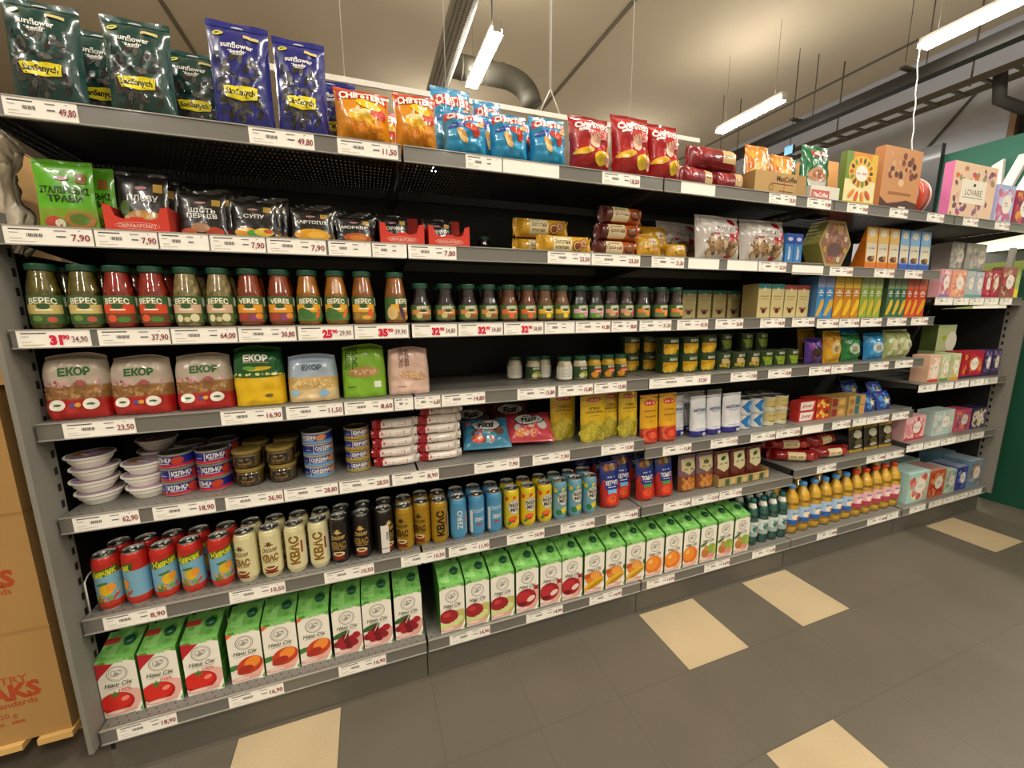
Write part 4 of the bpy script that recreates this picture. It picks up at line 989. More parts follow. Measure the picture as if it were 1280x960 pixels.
for i, (xx, c, n) in enumerate(((4.2, 'a9cfc6', 'teal'), (4.45, '9fc4ba', 'pale teal'), (4.9, '6f9fb0', 'blue'))):
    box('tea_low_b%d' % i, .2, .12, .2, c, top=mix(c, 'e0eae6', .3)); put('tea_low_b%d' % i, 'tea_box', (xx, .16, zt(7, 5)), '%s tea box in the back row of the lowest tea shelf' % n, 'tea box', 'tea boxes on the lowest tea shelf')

# sixth shelf: cans
JB_ = ((.03, '7fb2cc'), (.112, 'c1281f'))
can('can_juice_a', 'c8341f', art_juicecan(.0), bands=JB_); can('can_juice_b', 'c8341f', art_juicecan(-1.1), bands=JB_); can('can_juice_c', 'c8341f', art_juicecan(.4), bands=JB_)
can('can_white', 'e2d9a8', art_kvass(False)); can('can_white_v', 'e2d9a8', art_kvass(True)); can('can_white_l', 'e2d9a8', art_kvass(False, turn=-.35))
can('can_black', '17110f', art_kvass(False, 'd8b56a', gold='9a7a34', turn=-.2)); can('can_black_w', '17110f', art_kvass(False, 'd8b56a', gold='9a7a34', white=True, turn=.5))
can('can_gold', 'b08a1e', art_kvass(False, '3a2a12', gold='3a2a12', turn=-.5)); can('can_gold_v', 'b08a1e', art_kvass(True, gold='2a1e0c'))
can('can_zero_v', '4c93bd', art_zero(True)); can('can_zero', '4c93bd', art_zero(False))
can('can_mix_y', 'dcc41e', art_beermix('y', False)); can('can_mix_b', '6fa3b8', art_beermix('b', True))
S6 = ['can_juice_a', 'can_juice_b', 'can_juice_c', 'can_juice_a', 'can_juice_c', 'can_white_l', 'can_white', 'can_white_v', 'can_white_v', 'can_black', 'can_black', 'can_black_w', 'can_gold', 'can_gold', 'can_gold_v', 'can_zero_v', 'can_zero', 'can_zero', 'can_mix_y', 'can_mix_y', 'can_mix_y', 'can_mix_b', 'can_mix_b', 'can_mix_b']
NM = ['red and blue fruit drink can']*5 + ['cream kvass can']*4 + ['black kvass can']*3 + ['gold kvass can']*3 + ['light blue zero can']*3 + ['yellow beer mix can']*3 + ['blue and yellow beer mix can']*3
cnt = {}
prev = -1
for i, k in enumerate(S6):
    row, q, b, dy = ('canS6', i, 1, .05) if i < 13 else ('canS6b', i-13, 2, .06)
    x, wd, h, y, z = pos(row, q, 6, b, dy)
    if i == 0: x = .056
    x = max(x, prev+.0665); prev = x
    y = .014 + .0335
    if i == 12: y = .012+.0335
    if i == 13: y += .012
    j = cnt.get(NM[i], 0); cnt[NM[i]] = j+1
    s = 1.0; sz = 1.06
    extra = ' turned to its white barcode' if k == 'can_black_w' else ''
    put(k, 'drink_can', (x, y, z), 'black kvass can showing its white barcode panel, in front' if extra else '%s, %s from the left of its kind in front' % (NM[i], od(j)), 'drink can', 'drink cans on the sixth shelf', sc=(s, s, sz))
    put(k, 'drink_can', (x+.004, y+.069, z), '%s in the second row, behind the %s front one' % (NM[i], od(j)), 'drink can', 'drink cans on the sixth shelf', rz=.4, sc=(s, s, sz))
# wire loop beside the first can
b = MB(); zz = zt(6, 1); b.tube([(.006, .03, zz), (.006, .03, zz+.1), (.01, .045, zz+.115), (.01, .12, zz+.115), (.006, .14, zz+.1), (.006, .14, zz)], .0025, 'e2ddd2', 6)
obj('wire_divider', b, 'plastic', label='small white wire divider at the left end of the can shelf', cat='divider')
# ketchup pouches
def art_ketch(mid, word):
    def f(A, w, h):
        A.blobs(-w*.4, h*.8, w*.4, h*.97, 10, .016, ['5f7a2a', 'a9a25a', '8f3a1e', '3f5a22'], 4)
        A.ell(-w*.36, h*.42, w*.14, h*.2, 'b8261a'); A.ell(w*.36, h*.4, w*.14, h*.2, 'c22d1c')
        A.rect(-w*.22, h*.3, w*.22, h*.4, mid); A.rect(-w*.34, h*.4, w*.34, h*.72, '1f3384')
        A.scrawl(0, h*.68, w*.4, h*.04, 'cfd3e0'); A.text(word, 0, h*.55, h*.09, 'f0eee8', bold=.04, wmax=w*.6); A.rect(-w*.2, h*.45, w*.2, h*.465, 'd8d6e0')
        A.ell(0, h*.17, w*.36, h*.16, 'c8321a'); A.ell(-w*.05, h*.2, w*.22, h*.09, 'dd4a28'); A.star(0, h*.21, w*.13, '3a5a1c', 6, .25); A.ell(w*.3, h*.14, w*.14, h*.11, 'b02a16')
    return f
bag('ketchup_lagidny', .1, .21, .07, 'pouch', bands((.1, 'a8281a'), (.165, '24357f'), (.22, '2a3a86')), art_ketch('6fb2de', 'КЕТЧУП'), seed=3)
bag('ketchup_hot', .1, .2, .07, 'pouch', bands((.1, 'b02a1a'), (.16, '24357f'), (.22, '2a4a8c')), art_ketch('3f9a55', 'ТОМАТ'), seed=5)
for i, (k, n) in enumerate((('ketchup_lagidny', 'blue ketchup pouch with a pale blue band, front left one'), ('ketchup_lagidny', 'blue ketchup pouch half hidden behind the right shoulder of the front one'), ('ketchup_hot', 'ketchup pouch with a green band, left of two'), ('ketchup_hot', 'ketchup pouch with a green band, right of two'))):
    x, wd, h, y, z = pos('ketchup', i, 6, 2 if i < 2 else 3, .05)
    x = (1.876, 1.975, 2.075, 2.185)[i]
    put(k, 'ketchup_pouch', (x, y+.02+(.05 if i == 1 else 0), z), n, 'ketchup pouch', 'ketchup pouches', rx=-.06)
for i, x in enumerate((1.845, 1.93, 2.06, 2.14)):
    put(('ketchup_lagidny', 'ketchup_hot')[i > 1], 'ketchup_pouch', ((1.84, 1.945, 2.055, 2.16)[i], .26, zt(6, 2)), 'ketchup pouch in the back row, %s from the left' % od(i), 'ketchup pouch', 'ketchup pouches', rx=-.06)
# nuts and dates
def art_nuts(A, w, h):
    A.blobs(-w*.44, h*.03, w*.44, h*.42, 30, .014, ['a8642a', 'c07a34', '8a4a1e', 'd08c44'], 8, .6)
    A.poly([(-w*.38, h*.9), (w*.38, h*.9), (w*.38, h*.6), (0, h*.46), (-w*.38, h*.6)], 'cbbd90'); A.ell(0, h*.74, w*.16, h*.06, '4a5a2a'); A.scrawl(0, h*.62, w*.5, h*.05, '6a4a2a')
def art_date(A, w, h):
    A.poly([(-w*.34, h*.92), (w*.34, h*.92), (w*.38, h*.5), (0, h*.36), (-w*.38, h*.5)], 'd9cfa4'); A.ell(0, h*.78, w*.18, h*.06, '3f5a28', .2); A.scrawl(0, h*.62, w*.5, h*.05, '6a3a22'); A.ell(-w*.2, h*.2, w*.2, h*.12, '5a2618')
bag('nut_bag', .11, .185, .05, 'pouch', bands((.08, '8a4a22'), (.2, '7a5a66')), art_nuts, seed=6); bag('date_bag', .105, .17, .045, 'pouch', bands((.2, '6a2c22')), art_date, seed=9)
for i in range(5):
    x, wd, h, y, z = pos('nuts', i, 6, 3, .05); x = (2.33, 2.445, 2.56, 2.672, 2.785)[i]
    put('nut_bag' if i < 2 else 'date_bag', 'snack_pouch', (x, y+.02, z+(.006 if i > 1 else 0)), ('nut pouch with cream label, %s of two' % ('left', 'right')[i]) if i < 2 else 'brown date pouch in the cardboard tray, %s from the left' % od(i-2), 'snack pouch', 'nut and date pouches', rx=-.05)
t = MB(); tx = .35
t.box(-tx/2, tx/2, 0, .1, 0, .003, 'a98d56'); t.box(-tx/2, tx/2, 0, .003, 0, .045, 'b59a60'); t.box(-tx/2, -tx/2+.003, .003, .1, 0, .06, 'a98d56'); t.box(tx/2-.003, tx/2, .003, .1, 0, .06, 'a98d56'); t.box(-tx/2, tx/2, .097, .1, 0, .06, 'a98d56')
A = Art(t, flat(0))
for i in range(4): A.rect(-.13+i*.08, .006, -.1+i*.08, .04, '3f5a34'); A.ell(-.075+i*.08, .022, .012, .012, 'c9b27a')
o = obj('cardboard_tray', t, 'paper', label='printed cardboard tray holding the brown date pouches', cat='tray'); o.location = (2.672, YF[6]+.028, zt(6, 3))
# red roll bags and chocolate bars, fourth bay
def art_redroll(A, w, h): A.rect(-w*.16, h*.08, w*.2, h*.9, 'dcc89a'); A.scrawl(w*.02, h*.55, w*.26, h*.14, '7a2a1e'); A.ell(w*.3, h*.5, w*.08, h*.2, 'a83a2a')
lay_roll('red_roll', .255, .078, .09, '8f1416', art_redroll, 4)
RR = [(3.14, .03, 0, -.5), (3.4, .0, 0, -.15), (3.15, .18, 0, -.1), (3.4, .11, 0, .05), (3.12, .06, .0645, -.35), (3.37, .04, .0645, .1), (3.14, .07, .129, -.2), (3.39, .07, .129, .08)]
for i, (x, dy, dz, r) in enumerate(RR):
    put('red_roll', 'roll_pack', (x, .08+dy, zt(6, 4)+dz), 'glossy dark red roll pack with cream label, %s' % ('front left on the shelf', 'front right on the shelf', 'back left on the shelf', 'back right on the shelf', 'left of the second layer', 'right of the second layer', 'left of the top layer', 'right of the top layer')[i], 'roll pack', 'red roll packs in the fourth bay', rz=r, sc=(1, 1, .82))
def art_bar(A, w, h): A.rect(-w*.5, 0, w*.5, h*.1, 'd9a81c'); A.ell(0, h*.7, w*.32, h*.16, 'c9c3a8'); A.ell(.0, h*.4, w*.26, h*.14, '6a5a30'); A.ell(w*.04, h*.22, w*.3, h*.07, 'b8b4a4'); A.rect(-w*.5, h*.9, w*.5, h, 'd2a21a')
bag('choco_bag', .13, .155, .03, 'pillow', '2a2013', art_bar, seed=12)
for i, x in enumerate((3.64, 3.785, 3.93)):
    put('choco_bag', 'sweet_bag', (x, .07, zt(6, 4)), 'black and yellow sweet bag, %s of three beside the red rolls' % POSN[i], 'sweet bag', 'black and yellow sweet bags', rx=-.12)
# tea boxes on third tea shelf
for i, (n, c, cols) in enumerate((('pink', 'e6b0b0', ['f0cfc9', 'd98a90', 'c24a4a']), ('mint', 'b4c8c0', ['cdd9d2', '9fb8ae', 'd9c0b8']), ('coral', 'd2556e', ['b03a5a', 'e08a6a', '8a6a9a']), ('navy floral', '38305e', ['e6d8c0', '5a4a86', 'd8c84a']))):
    x, wd, h, y, z = pos('teaC', i, 6, 5, .05); y = -.02+.05
    box('tea_c%d' % i, wd*.95, .09, h-.012, c, art_tea(cols, seed=i+20, word='Чай', lower='b0323c' if i == 0 else None))
    put('tea_c%d' % i, 'tea_box', (x, y, z), '%s tea box with oval label on the third tea shelf' % n, 'tea box', 'tea boxes on the third tea shelf')
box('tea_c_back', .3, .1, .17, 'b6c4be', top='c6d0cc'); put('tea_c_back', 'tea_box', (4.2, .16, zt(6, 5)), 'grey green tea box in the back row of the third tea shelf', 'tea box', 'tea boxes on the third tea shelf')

# fifth shelf: bowls, tins, jars, wafers, sweets, pouches
b = MB(); b.lathe([(.037, 0, 'f0ece2'), (.039, .003, 'f0ece2'), (.046, .016, 'eeeae0'), (.0495, .019, 'f2eee4'), (.051, .028, 'f2eee4'), (.058, .0325, 'f4f0e6'), (.058, .0365, 'f4f0e6'), (.054, .0365, 'e8e4da')], 36)
f = MB(); f.lathe([(.052, .0366, 'b9a2b4'), (.052, .0372, 'b9a2b4')], 32); A = Art(f, lambda x, y, o: (x, y, .0372+o)); A.ell(-.01, -.015, .03, .02, 'c9a0b8', .4); A.ell(.015, .015, .024, .018, 'b07a3a'); A.rect(-.03, .01, .01, .018, 'efe6ea')
proto('bowl', b, 'plastic', [('film_lid', f, 'film', None, 'printed film lid')])
for s, (x, n) in enumerate(((.045, 4), (.168, 3))):
    for k in range(n): put('bowl', 'white_bowl', (x+(.004, -.003, .002, -.004)[k], .1, zt(5, 1)+k*.0385), 'white food bowl, %s from the bottom of the %s stack' % (od(k), ('taller left', 'lower right')[s]), 'bowl', 'stacked white bowls', rz=k*.8+s)
for k in range(4): put('bowl', 'white_bowl', (.155, .23, zt(5, 1)+k*.0385), 'white food bowl in the dark stack behind, %s from the bottom' % od(k), 'bowl', 'stacked white bowls', rz=k*.5)
def tin(key, R, Hh, body, art, rim='b8a878'):
    b = MB(); b.lathe([(R*.93, .0, rim), (R, .002, rim), (R, .004, body[0]), (R*.985, .006, body[0]), (R*.985, Hh*.3, body[1]), (R*.985, Hh-.006, rim), (R, Hh-.004, rim), (R, Hh-.0005, rim), (R*.94, Hh, rim)], 32, cap1=False)
    A = Art(b, cyl(R*.985), .006, .0004); art(A, R, Hh)
    L = MB(); L.lathe([(R*.945, Hh-.001, '999999'), (R*.9, Hh-.004, '999999'), (R*.6, Hh-.003, '999999')], 30, cap0=False)
    P = MB(); P.box(-.008, .008, -R*.8, -R*.35, Hh-.003, Hh-.0015, '999999')
    proto(key, b, 'can', [('tin_lid', L, 'alu', None, 'silver tin lid'), ('pull_tab', P, 'alu', 0)])
def art_tin(word, c2, turn, fish):
    def f(A, R, h):
        t = turn*R
        A.rect(t-R*.55, h*.22, t-R*.5, h*.85, 'e8e6ea')
        A.text(word, t+R*.18, h*.6, h*.3, 'f2f0ea', bold=.05, wmax=R*1.2); A.rect(t-R*.3, h*.32, t+R*.6, h*.39, 'c8c8dc')
        A.ell(t+R*1.05, h*.55, R*.36, h*.26, c2, .15); A.rect(t-R*1.1, h*.45, t-R*.7, h*.52, 'b9bade')
    return f
for q, tn in enumerate((0, -.7, .35)):
    tin('tin_kilka%d' % q, .0465, .045, ('c92a4a', '1f2a8c'), art_tin('КІЛЬКА', 'c8401e', tn, 1), '9a947e')
    tin('tin_sard%d' % q, .049, .04, ('5f9ad0', '24348f'), art_tin('САРДИНА', 'd8925a', tn, 1), 'b8b8b4')
    tin('tin_bych%d' % q, .043, .04, ('b09a4a', '28308a'), art_tin('БИЧКИ', 'b88a4a', tn*.6, 0), 'b59c50')
for s, x in enumerate((.257, .353)):
    for k in range(3): put('tin_kilka%d' % ((k*2+s) % 3), 'fish_tin', (x, .09, zt(5, 1)+k*.0455), 'blue and red sprat tin, %s from the bottom of the %s stack' % (od(k), ('left', 'right')[s]), 'fish tin', 'stacked fish tins')
    for k in range(3): put('tin_kilka0', 'fish_tin', (x+.005, .19, zt(5, 1)+k*.0455), 'sprat tin in the back row, %s from the bottom of the %s stack' % (od(k), ('left', 'right')[s]), 'fish tin', 'stacked fish tins')
for nm, x, lab in (('sard', .668, 'blue sardine tin'), ('bych', .798, 'blue and gold goby tin')):
    for k in range(4): put('tin_%s%d' % (nm, (0, 0, 2, 1)[k] if nm == 'sard' else (0, 0, 2, 2)[k]), 'fish_tin', (x, .09, zt(5, 1)+k*.0405), '%s, %s from the bottom of its stack of four' % (lab, od(k)), 'fish tin', 'stacked fish tins')
# pate jars
b = MB(); b.lathe([(.036, 0, '5a4418'), (.041, .006, '6a5220'), (.0415, .03, '6e5622'), (.0405, .04, '6e5622'), (.036, .05, '5a4418')], 30)
A = Art(b, cyl(.0415), .006, .0006); A.blobs(-.05, .004, .05, .04, 50, .006, ['7d6428', '4a3812', '8f7434', '3a2c10'], 5)
lb = MB(); s_ = cyl(.0422); lb.grid(lambda u, v: s_((u-.5)*.06, .012+v*.028, 0), 14, 4, '15120f'); A = Art(lb, s_, .006, .0004); A.scrawl(0, .033, .03, .005, 'd8d2c0'); A.scrawl(0, .018, .04, .007, 'cfa04a', 2)
g = MB(); g.lathe([(.038, .0005, 'fff'+'fff'), (.043, .006, 'ffffff'), (.043, .04, 'ffffff'), (.038, .051, 'ffffff')], 30, cap1=False)
l = MB(); l.lathe([(.041, .048, '9c8440'), (.0425, .05, 'a88f48'), (.0425, .0585, 'a88f48'), (.04, .061, 'b39a52'), (.03, .06, 'a88f48')], 30)
proto('pate_jar', b, 'food', [('jar_glass', g, 'glass'), ('lid', l, 'gold', None, 'gold metal lid'), ('label', lb, 'paper', None, 'black label')])
for i, x in enumerate((.455, .553)):
    for k in range(2):
        put('pate_jar', 'spread_jar', (x-(.004 if k else 0), .085, zt(5, 1)+k*.0615), 'squat jar with gold lid, %s left to right, %s' % (('first', 'second')[i], ('standing on the shelf', 'stacked on another jar')[k]), 'jar', 'squat jars with gold lids')
        put('pate_jar', 'spread_jar', (x, .185, zt(5, 1)+k*.0615), 'squat jar in the back row, %s column, %s' % (('left', 'right')[i], ('lower', 'upper')[k]), 'jar', 'squat jars with gold lids')
# wafers
def art_waf(A, w, h): A.rect(-w*.36, h*.2, w*.3, h*.8, 'e9e0d6'); A.scrawl(0, h*.56, w*.54, h*.3, 'b0545c'); A.rect(-w*.34, h*.14, -w*.05, h*.24, '5a3a3a'); A.ell(-w*.3, h*.62, w*.03, h*.16, 'c86a72')
def waf_col(x, z): return 'a81e2a' if x < -.053 else ('c98a86' if x < -.047 else 'e6dcd2')
lay_roll('wafer', .145, .036, .055, waf_col, art_waf, 7)
for s, (x, n) in enumerate(((.932, 5), (1.098, 6))):
    for k in range(n): put('wafer', 'wafer_pack', (x+(.003, -.004, .002, -.002, .004, .012)[k], .075, zt(5, 1 if s == 0 else 2)+k*.0362), 'white and red wafer pack, %s from the bottom of the %s pile' % (od(k), ('left', 'right')[s]), 'wafer pack', 'piled wafer packs', rz=(.02, -.03, .04, -.02, .03, .05)[k])
# sweet bags lying loose
def art_fizz(c1, c2):
    def f(A, w, h):
        A.blobs(-w*.45, h*.08, w*.45, h*.92, 26, .02, c1, 3); A.ell(0, h*.62, w*.34, h*.2, '262a2c'); A.ell(0, h*.62, w*.31, h*.17, 'd5d4cc'); A.text('Fizzi', 0, h*.62, h*.17, '1e2022', bold=.05, wmax=w*.46, shear=.2); A.ell(-w*.2, h*.2, w*.14, h*.09, c2)
    return f
bag('sweet_blue', .2, .16, .07, 'pillow', '3f87a8', art_fizz(['2f9ad0', '8fb7bd', 'd8542a', '6a4a3a'], 'd8542a'), seed=8, crumple=.008)
bag('sweet_pink', .21, .16, .07, 'pillow', 'c8434e', art_fizz(['e0455e', 'e89a6a', 'd0305a', 'c9c5bd'], 'e88a4a'), seed=9, crumple=.008)
bag('sweet_dark', .2, .16, .05, 'pillow', '50383a', art_fizz(['6a2c2a', '3a5a62', '8a4a3a'], 'a8422a'), seed=10, crumple=.008)
for i, (k, x, y, dz, rx, rz, n) in enumerate((('sweet_blue', 1.29, .06, .022, -1.0, -.15, 'blue sweet bag lying in front beside the wafers'), ('sweet_pink', 1.485, .075, .022, -.95, -.2, 'pink sweet bag lying alone on the shelf front'), ('sweet_dark', 1.28, .22, .03, -.8, .1, 'dark sweet bag behind the blue sweet bag'), ('sweet_dark', 1.46, .24, .03, -.7, -.1, 'dark sweet bag behind the pink sweet bag'))):
    put(k, 'sweet_bag', (x, y, zt(5, 2)+dz), n, 'sweet bag', 'loose sweet bags', rx=rx, rz=rz)
# yellow pouches (pickles), tomato pouches
def art_pick(A, w, h):
    A.ell(0, h*.86, w*.3, h*.05, 'c8402a'); A.scrawl(0, h*.86, w*.4, h*.035, 'f2e2c0'); A.text('ОГІРКИ', 0, h*.68, h*.05, '7a5a12', bold=.03, wmax=w*.7); A.text('МАРИНОВАНІ', 0, h*.61, h*.04, '7a5a12', bold=.02, wmax=w*.7); A.rect(-w*.2, h*.53, w*.2, h*.54, '9a7a1e')
    A.blobs(-w*.46, h*.02, w*.46, h*.36, 34, .02, ['b8a62a', '9a8c22', 'cbb93a', '7f7a1e'], 4, 2.0)
def art_tom(A, w, h):
    A.ell(0, h*.84, w*.34, h*.06, 'd0452a'); A.scrawl(0, h*.84, w*.44, h*.04, 'f2e2c0'); A.rect(-w*.32, h*.66, w*.3, h*.69, 'a87a10'); A.rect(-w*.3, h*.55, w*.3, h*.58, 'a87a10'); A.ell(0, h*.46, w*.07, h*.02, 'b88c1a')
    A.blobs(-w*.46, h*.02, w*.46, h*.33, 16, .024, ['c0301e', 'a82418', 'd8583a'], 6); A.ell(.005, h*.17, w*.3, h*.12, 'c22c1a'); A.ell(.005, h*.18, w*.2, h*.07, 'd85a3a')
bag('pickle_pouch', .125, .215, .05, 'pouch', bands((.078, 'a89a2c'), (.22, 'd9b21c')), art_pick, seed=2); bag('tomato_pouch', .1, .23, .05, 'pouch', bands((.075, 'a83a26'), (.24, 'dfa51a')), art_tom, seed=3)
for i, (x, y, s, n) in enumerate(((1.668, .13, 1, 'leftmost one standing further back'), (1.775, .05, 1, 'front middle one'), (1.885, .09, .75, 'narrow one turned aside'), (1.965, .06, .8, 'right one at the bay joint'))):
    put('pickle_pouch', 'pickle_pouch', (x, y+.01, zt(5, 2)), 'yellow gherkin pouch, %s' % n, 'pouch', 'yellow gherkin pouches', sc=(s, 1, 1), rx=-.04)
for i, x in enumerate((2.072, 2.18)): put('tomato_pouch', 'tomato_pouch', (x, .055, zt(5, 3)), 'yellow and red tomato pouch, %s of two' % ('left', 'right')[i], 'pouch', 'tomato pouches', rx=-.04)
def art_milk(A, w, h): A.text('МОЛОКО', 0, h*.66, h*.07, '3a4a86', bold=.03, wmax=w*.76); A.rect(-w*.26, h*.58, w*.26, h*.595, '8a94b0'); A.rect(-w*.3, h*.2, w*.3, h*.21, '6a7aa8'); A.rect(w*.1, h*.02, w*.3, h*.1, 'd8d8e4')
cp = MB(); cp.lathe([(.009, .186, 'd8d8da'), (.009, .2, 'd8d8da')], 14)
bag('milk_pouch', .1, .2, .055, 'pouch', bands((.03, '2b2a80'), (.21, 'dcdcde')), art_milk, seed=4)
for i, x in enumerate((2.292, 2.368, 2.467, 2.585)):
    put('milk_pouch', 'milk_pouch', (x-(.012 if i == 0 else 0), .06+(.05 if i == 0 else 0), zt(5, 3)), 'white condensed milk pouch with blue foot, %s from the left' % od(i), 'pouch', 'condensed milk pouches', sc=((.9, .95, .9, 1.2)[i], 1, 1), rx=-.03)
    if i: put('milk_pouch', 'milk_pouch', (x-.005, .165, zt(5, 3)), 'white condensed milk pouch in the back row, behind the %s front one' % od(i), 'pouch', 'condensed milk pouches', rx=-.03)
def art_cond(c, v):
    def f(A, R, h):
        if v: A.rect(-R*1.5, h*.12, R*.1, h*.92, 'e8e8e4'); A.poly([(-R*.9, h*.5), (-R*.2, h*.92), (R*1.4, h*.92), (R*1.4, h*.12), (-R*.2, h*.12)], '2f7fc4'); A.ell(R*.3, h*.5, R*.34, h*.22, '9cc4e6')
        else: A.ell(0, h*.52, R*.6, h*.3, 'd8c27a'); A.scrawl(0, h*.7, R*1.1, h*.08, '8a6a2a'); A.rect(-R*.5, h*.3, R*.5, h*.36, 'a8843a')
    return f
tin('cond_blue', .042, .078, ('d8d8d4', '3f8bcb'), art_cond('b', True), 'cfcfca'); tin('cond_cream', .042, .078, ('e0d8b8', 'd8c684'), art_cond('c', False), 'cfcfca')
for i, (k, x) in enumerate((('cond_blue', 2.697), ('cond_blue', 2.787), ('cond_cream', 2.877), ('cond_cream', 2.967))):
    for q in range(2):
        put(k, 'milk_tin', (x, .095, zt(5, 3)+q*.0785), '%s condensed milk tin, %s column, %s' % (('blue', 'blue', 'cream', 'cream')[i], ('left', 'right')[i % 2], ('lower', 'upper')[q]), 'tin', 'condensed milk tins')
        put(k, 'milk_tin', (x, .185, zt(5, 3)+q*.0785), '%s condensed milk tin in the back row, %s column, %s' % (('blue', 'blue', 'cream', 'cream')[i], ('left', 'right')[i % 2], ('lower', 'upper')[q]), 'tin', 'condensed milk tins')
# sweet boxes fifth shelf fourth bay
def art_dess(A, w, h): A.poly([(-w*.42, h*.1), (w*.3, h*.1), (w*.42, h*.9), (-w*.42, h*.9)], 'efe4da'); A.text('Десерт', -w*.02, h*.5, h*.26, 'c23a3a', bold=.04, wmax=w*.66, shear=.2)
def art_mix(cols, s): return lambda A, w, h: A.blobs(-w/2, 0, w/2, h, 22, h*.2, cols, s)
box('dessert_box', .13, .05, .058, 'c2322e', art_dess); box('caramel_box', .11, .1, .058, 'b8361e', art_mix(['d8401e', 'e8b83a', '7a2a18', 'f0d06a'], 2)); box('brown_box', .125, .1, .056, 'b08a4e', lambda A, w, h: (A.rect(-w*.46, h*.1, -w*.1, h*.9, '8a2a2a'), A.ell(w*.2, h*.5, w*.2, h*.3, 'd8a85a'))); box('teal_box', .15, .1, .056, 'bf9c5a', lambda A, w, h: (A.rect(-w*.1, h*.05, w*.16, h*.95, '2f6a70'), A.ell(-w*.3, h*.4, w*.14, h*.28, 'a86a3a'), A.ell(w*.32, h*.6, w*.12, h*.26, 'd8925a')))
for i, (k, x, n) in enumerate((('dessert_box', 3.126, 'white and red dessert box'), ('caramel_box', 3.256, 'red and yellow caramel box'), ('brown_box', 3.388, 'brown and maroon sweet box'), ('teal_box', 3.547, 'tan and teal sweet box'))):
    for q in range(2): put(k, 'sweet_box', (x, .045, zt(5, 4)+q*.0585), '%s, %s of its pair' % (n, ('lower', 'upper')[q]), 'sweet box', 'stacked sweet boxes')
    put(k, 'sweet_box', (x, .16, zt(5, 4)), '%s in the back row' % n, 'sweet box', 'stacked sweet boxes')
bag('star_bag', .12, .13, .05, 'pillow', '1f3f9a', lambda A, w, h: (A.blobs(-w*.45, h*.06, w*.45, h*.94, 22, .018, ['2a6ac0', '16246a', '3f8ad8', '1a3088'], 4), A.star(w*.0, h*.45, w*.3, 'e2c22a', 5, .45, .4), A.ell(0, h*.42, w*.14, h*.1, 'cfd8e0')), seed=5, crumple=.006)
for i, (x, y, z, s) in enumerate(((3.7, .06, 0, .8), (3.84, .06, 0, 1.1), (3.9, .14, .04, 1.1), (3.76, .2, .05, 1.2))): put('star_bag', 'sweet_bag', (x, y, zt(5, 4)+z), 'dark blue sweet bag with yellow star, %s' % ('narrow one in front', 'wide one in front', 'second row on the right', 'back one leaning up')[i], 'sweet bag', 'blue sweet bags', rx=-.3, sc=(s, 1, .9))

# fourth shelf: grain bags
def art_grain(A, w, h):
    A.text('ЕКОР', w*.06, h*.72, h*.11, '2f6a34', bold=.05, wmax=w*.5); A.blobs(-w*.46, h*.48, w*.46, h*.62, 16, .007, ['a85a5a', 'c9a09a'], 4)
    A.blobs(-w*.48, h*.3, w*.48, h*.5, 60, .006, ['8a6238', 'a87c4a', '9a6e40', 'b58c58'], 6, .6)
    for x in (-w*.26, w*.24): A.ell(x, h*.22, w*.12, h*.085, 'e9e4d4'); A.ell(x, h*.22, w*.06, h*.02, '4a6a4a')
    A.ell(-w*.02, h*.21, w*.06, h*.035, '5a4a8a'); A.ell(w*.04, h*.21, w*.05, h*.035, 'e0a03a')
bag('grain_buck', .15, .18, .08, 'brick', bands((.052, 'a81f1c'), (.09, '94693c'), (.2, 'c3b3a0')), art_grain, seed=4, crumple=.006)
def art_corn(A, w, h):
    A.text('ЕКОР', 0, h*.8, h*.1, 'f0ece0', bold=.05, wmax=w*.52); A.rect(-w*.26, h*.72, w*.26, h*.728, 'c9d0b0'); A.ell(w*.06, h*.62, w*.24, h*.035, 'e0c02a', .12); A.ell(-w*.14, h*.63, w*.13, h*.035, '6aa83a', -.1)
    A.poly([(-w*.49, h*.5)]+[(w*(-.49+.98*i/10), h*(.5-.03*math.sin(PI*i/10))) for i in range(11)]+[(w*.49, h*.53), (-w*.49, h*.53)], '1f5a2a'); A.blobs(-w*.48, h*.5, w*.48, h*.56, 20, .004, ['e0d24a', 'c9e0a0'], 8); A.ell(w*.2, h*.16, w*.08, h*.03, '6a5a1a')
bag('grain_corn', .145, .19, .08, 'brick', bands((.1, 'e0b414'), (.2, '1f5a2a')), art_corn, seed=7, crumple=.005)
def art_wheat(A, w, h): A.text('ЕКОР', 0, h*.72, h*.1, '3a5a6a', bold=.05, wmax=w*.5); A.rect(-w*.2, h*.84, w*.2, h*.86, '8aa0b0'); A.blobs(-w*.47, h*.26, w*.47, h*.5, 90, .005, ['d8b878', 'c9a460', 'e0c890'], 5, .7); A.ell(w*.2, h*.17, w*.1, h*.075, '8ab4d0'); A.ell(-w*.36, h*.2, w*.09, h*.06, '8ab4d0')
bag('grain_wheat', .155, .165, .08, 'brick', bands((.045, 'd8bd8c'), (.085, 'd0aa68'), (.2, 'a5b4c4')), art_wheat, seed=8, crumple=.006)
def art_pea(A, w, h): A.text('ПЛАСТІВЦІ', -w*.36, h*.76, h*.09, '2a4a1a', rot=PI/2, bold=.03, wmax=h*.42); A.text('ГОРОХОВІ', -w*.2, h*.76, h*.09, '2a4a1a', rot=PI/2, bold=.03, wmax=h*.42); A.ell(-.0, h*.48, w*.36, h*.1, 'b58a5a'); A.blobs(-w*.3, h*.42, w*.3, h*.54, 40, .006, ['a87444', 'c9a070', 'd8b88a'], 3, .5); A.rect(w*.22, h*.18, w*.38, h*.3, 'e4e4d0'); A.rect(-w*.38, h*.2, -w*.2, h*.215, '3a5a1a')
bag('grain_pea', .145, .185, .06, 'brick', '7cae2a', art_pea, seed=9, crumple=.004)
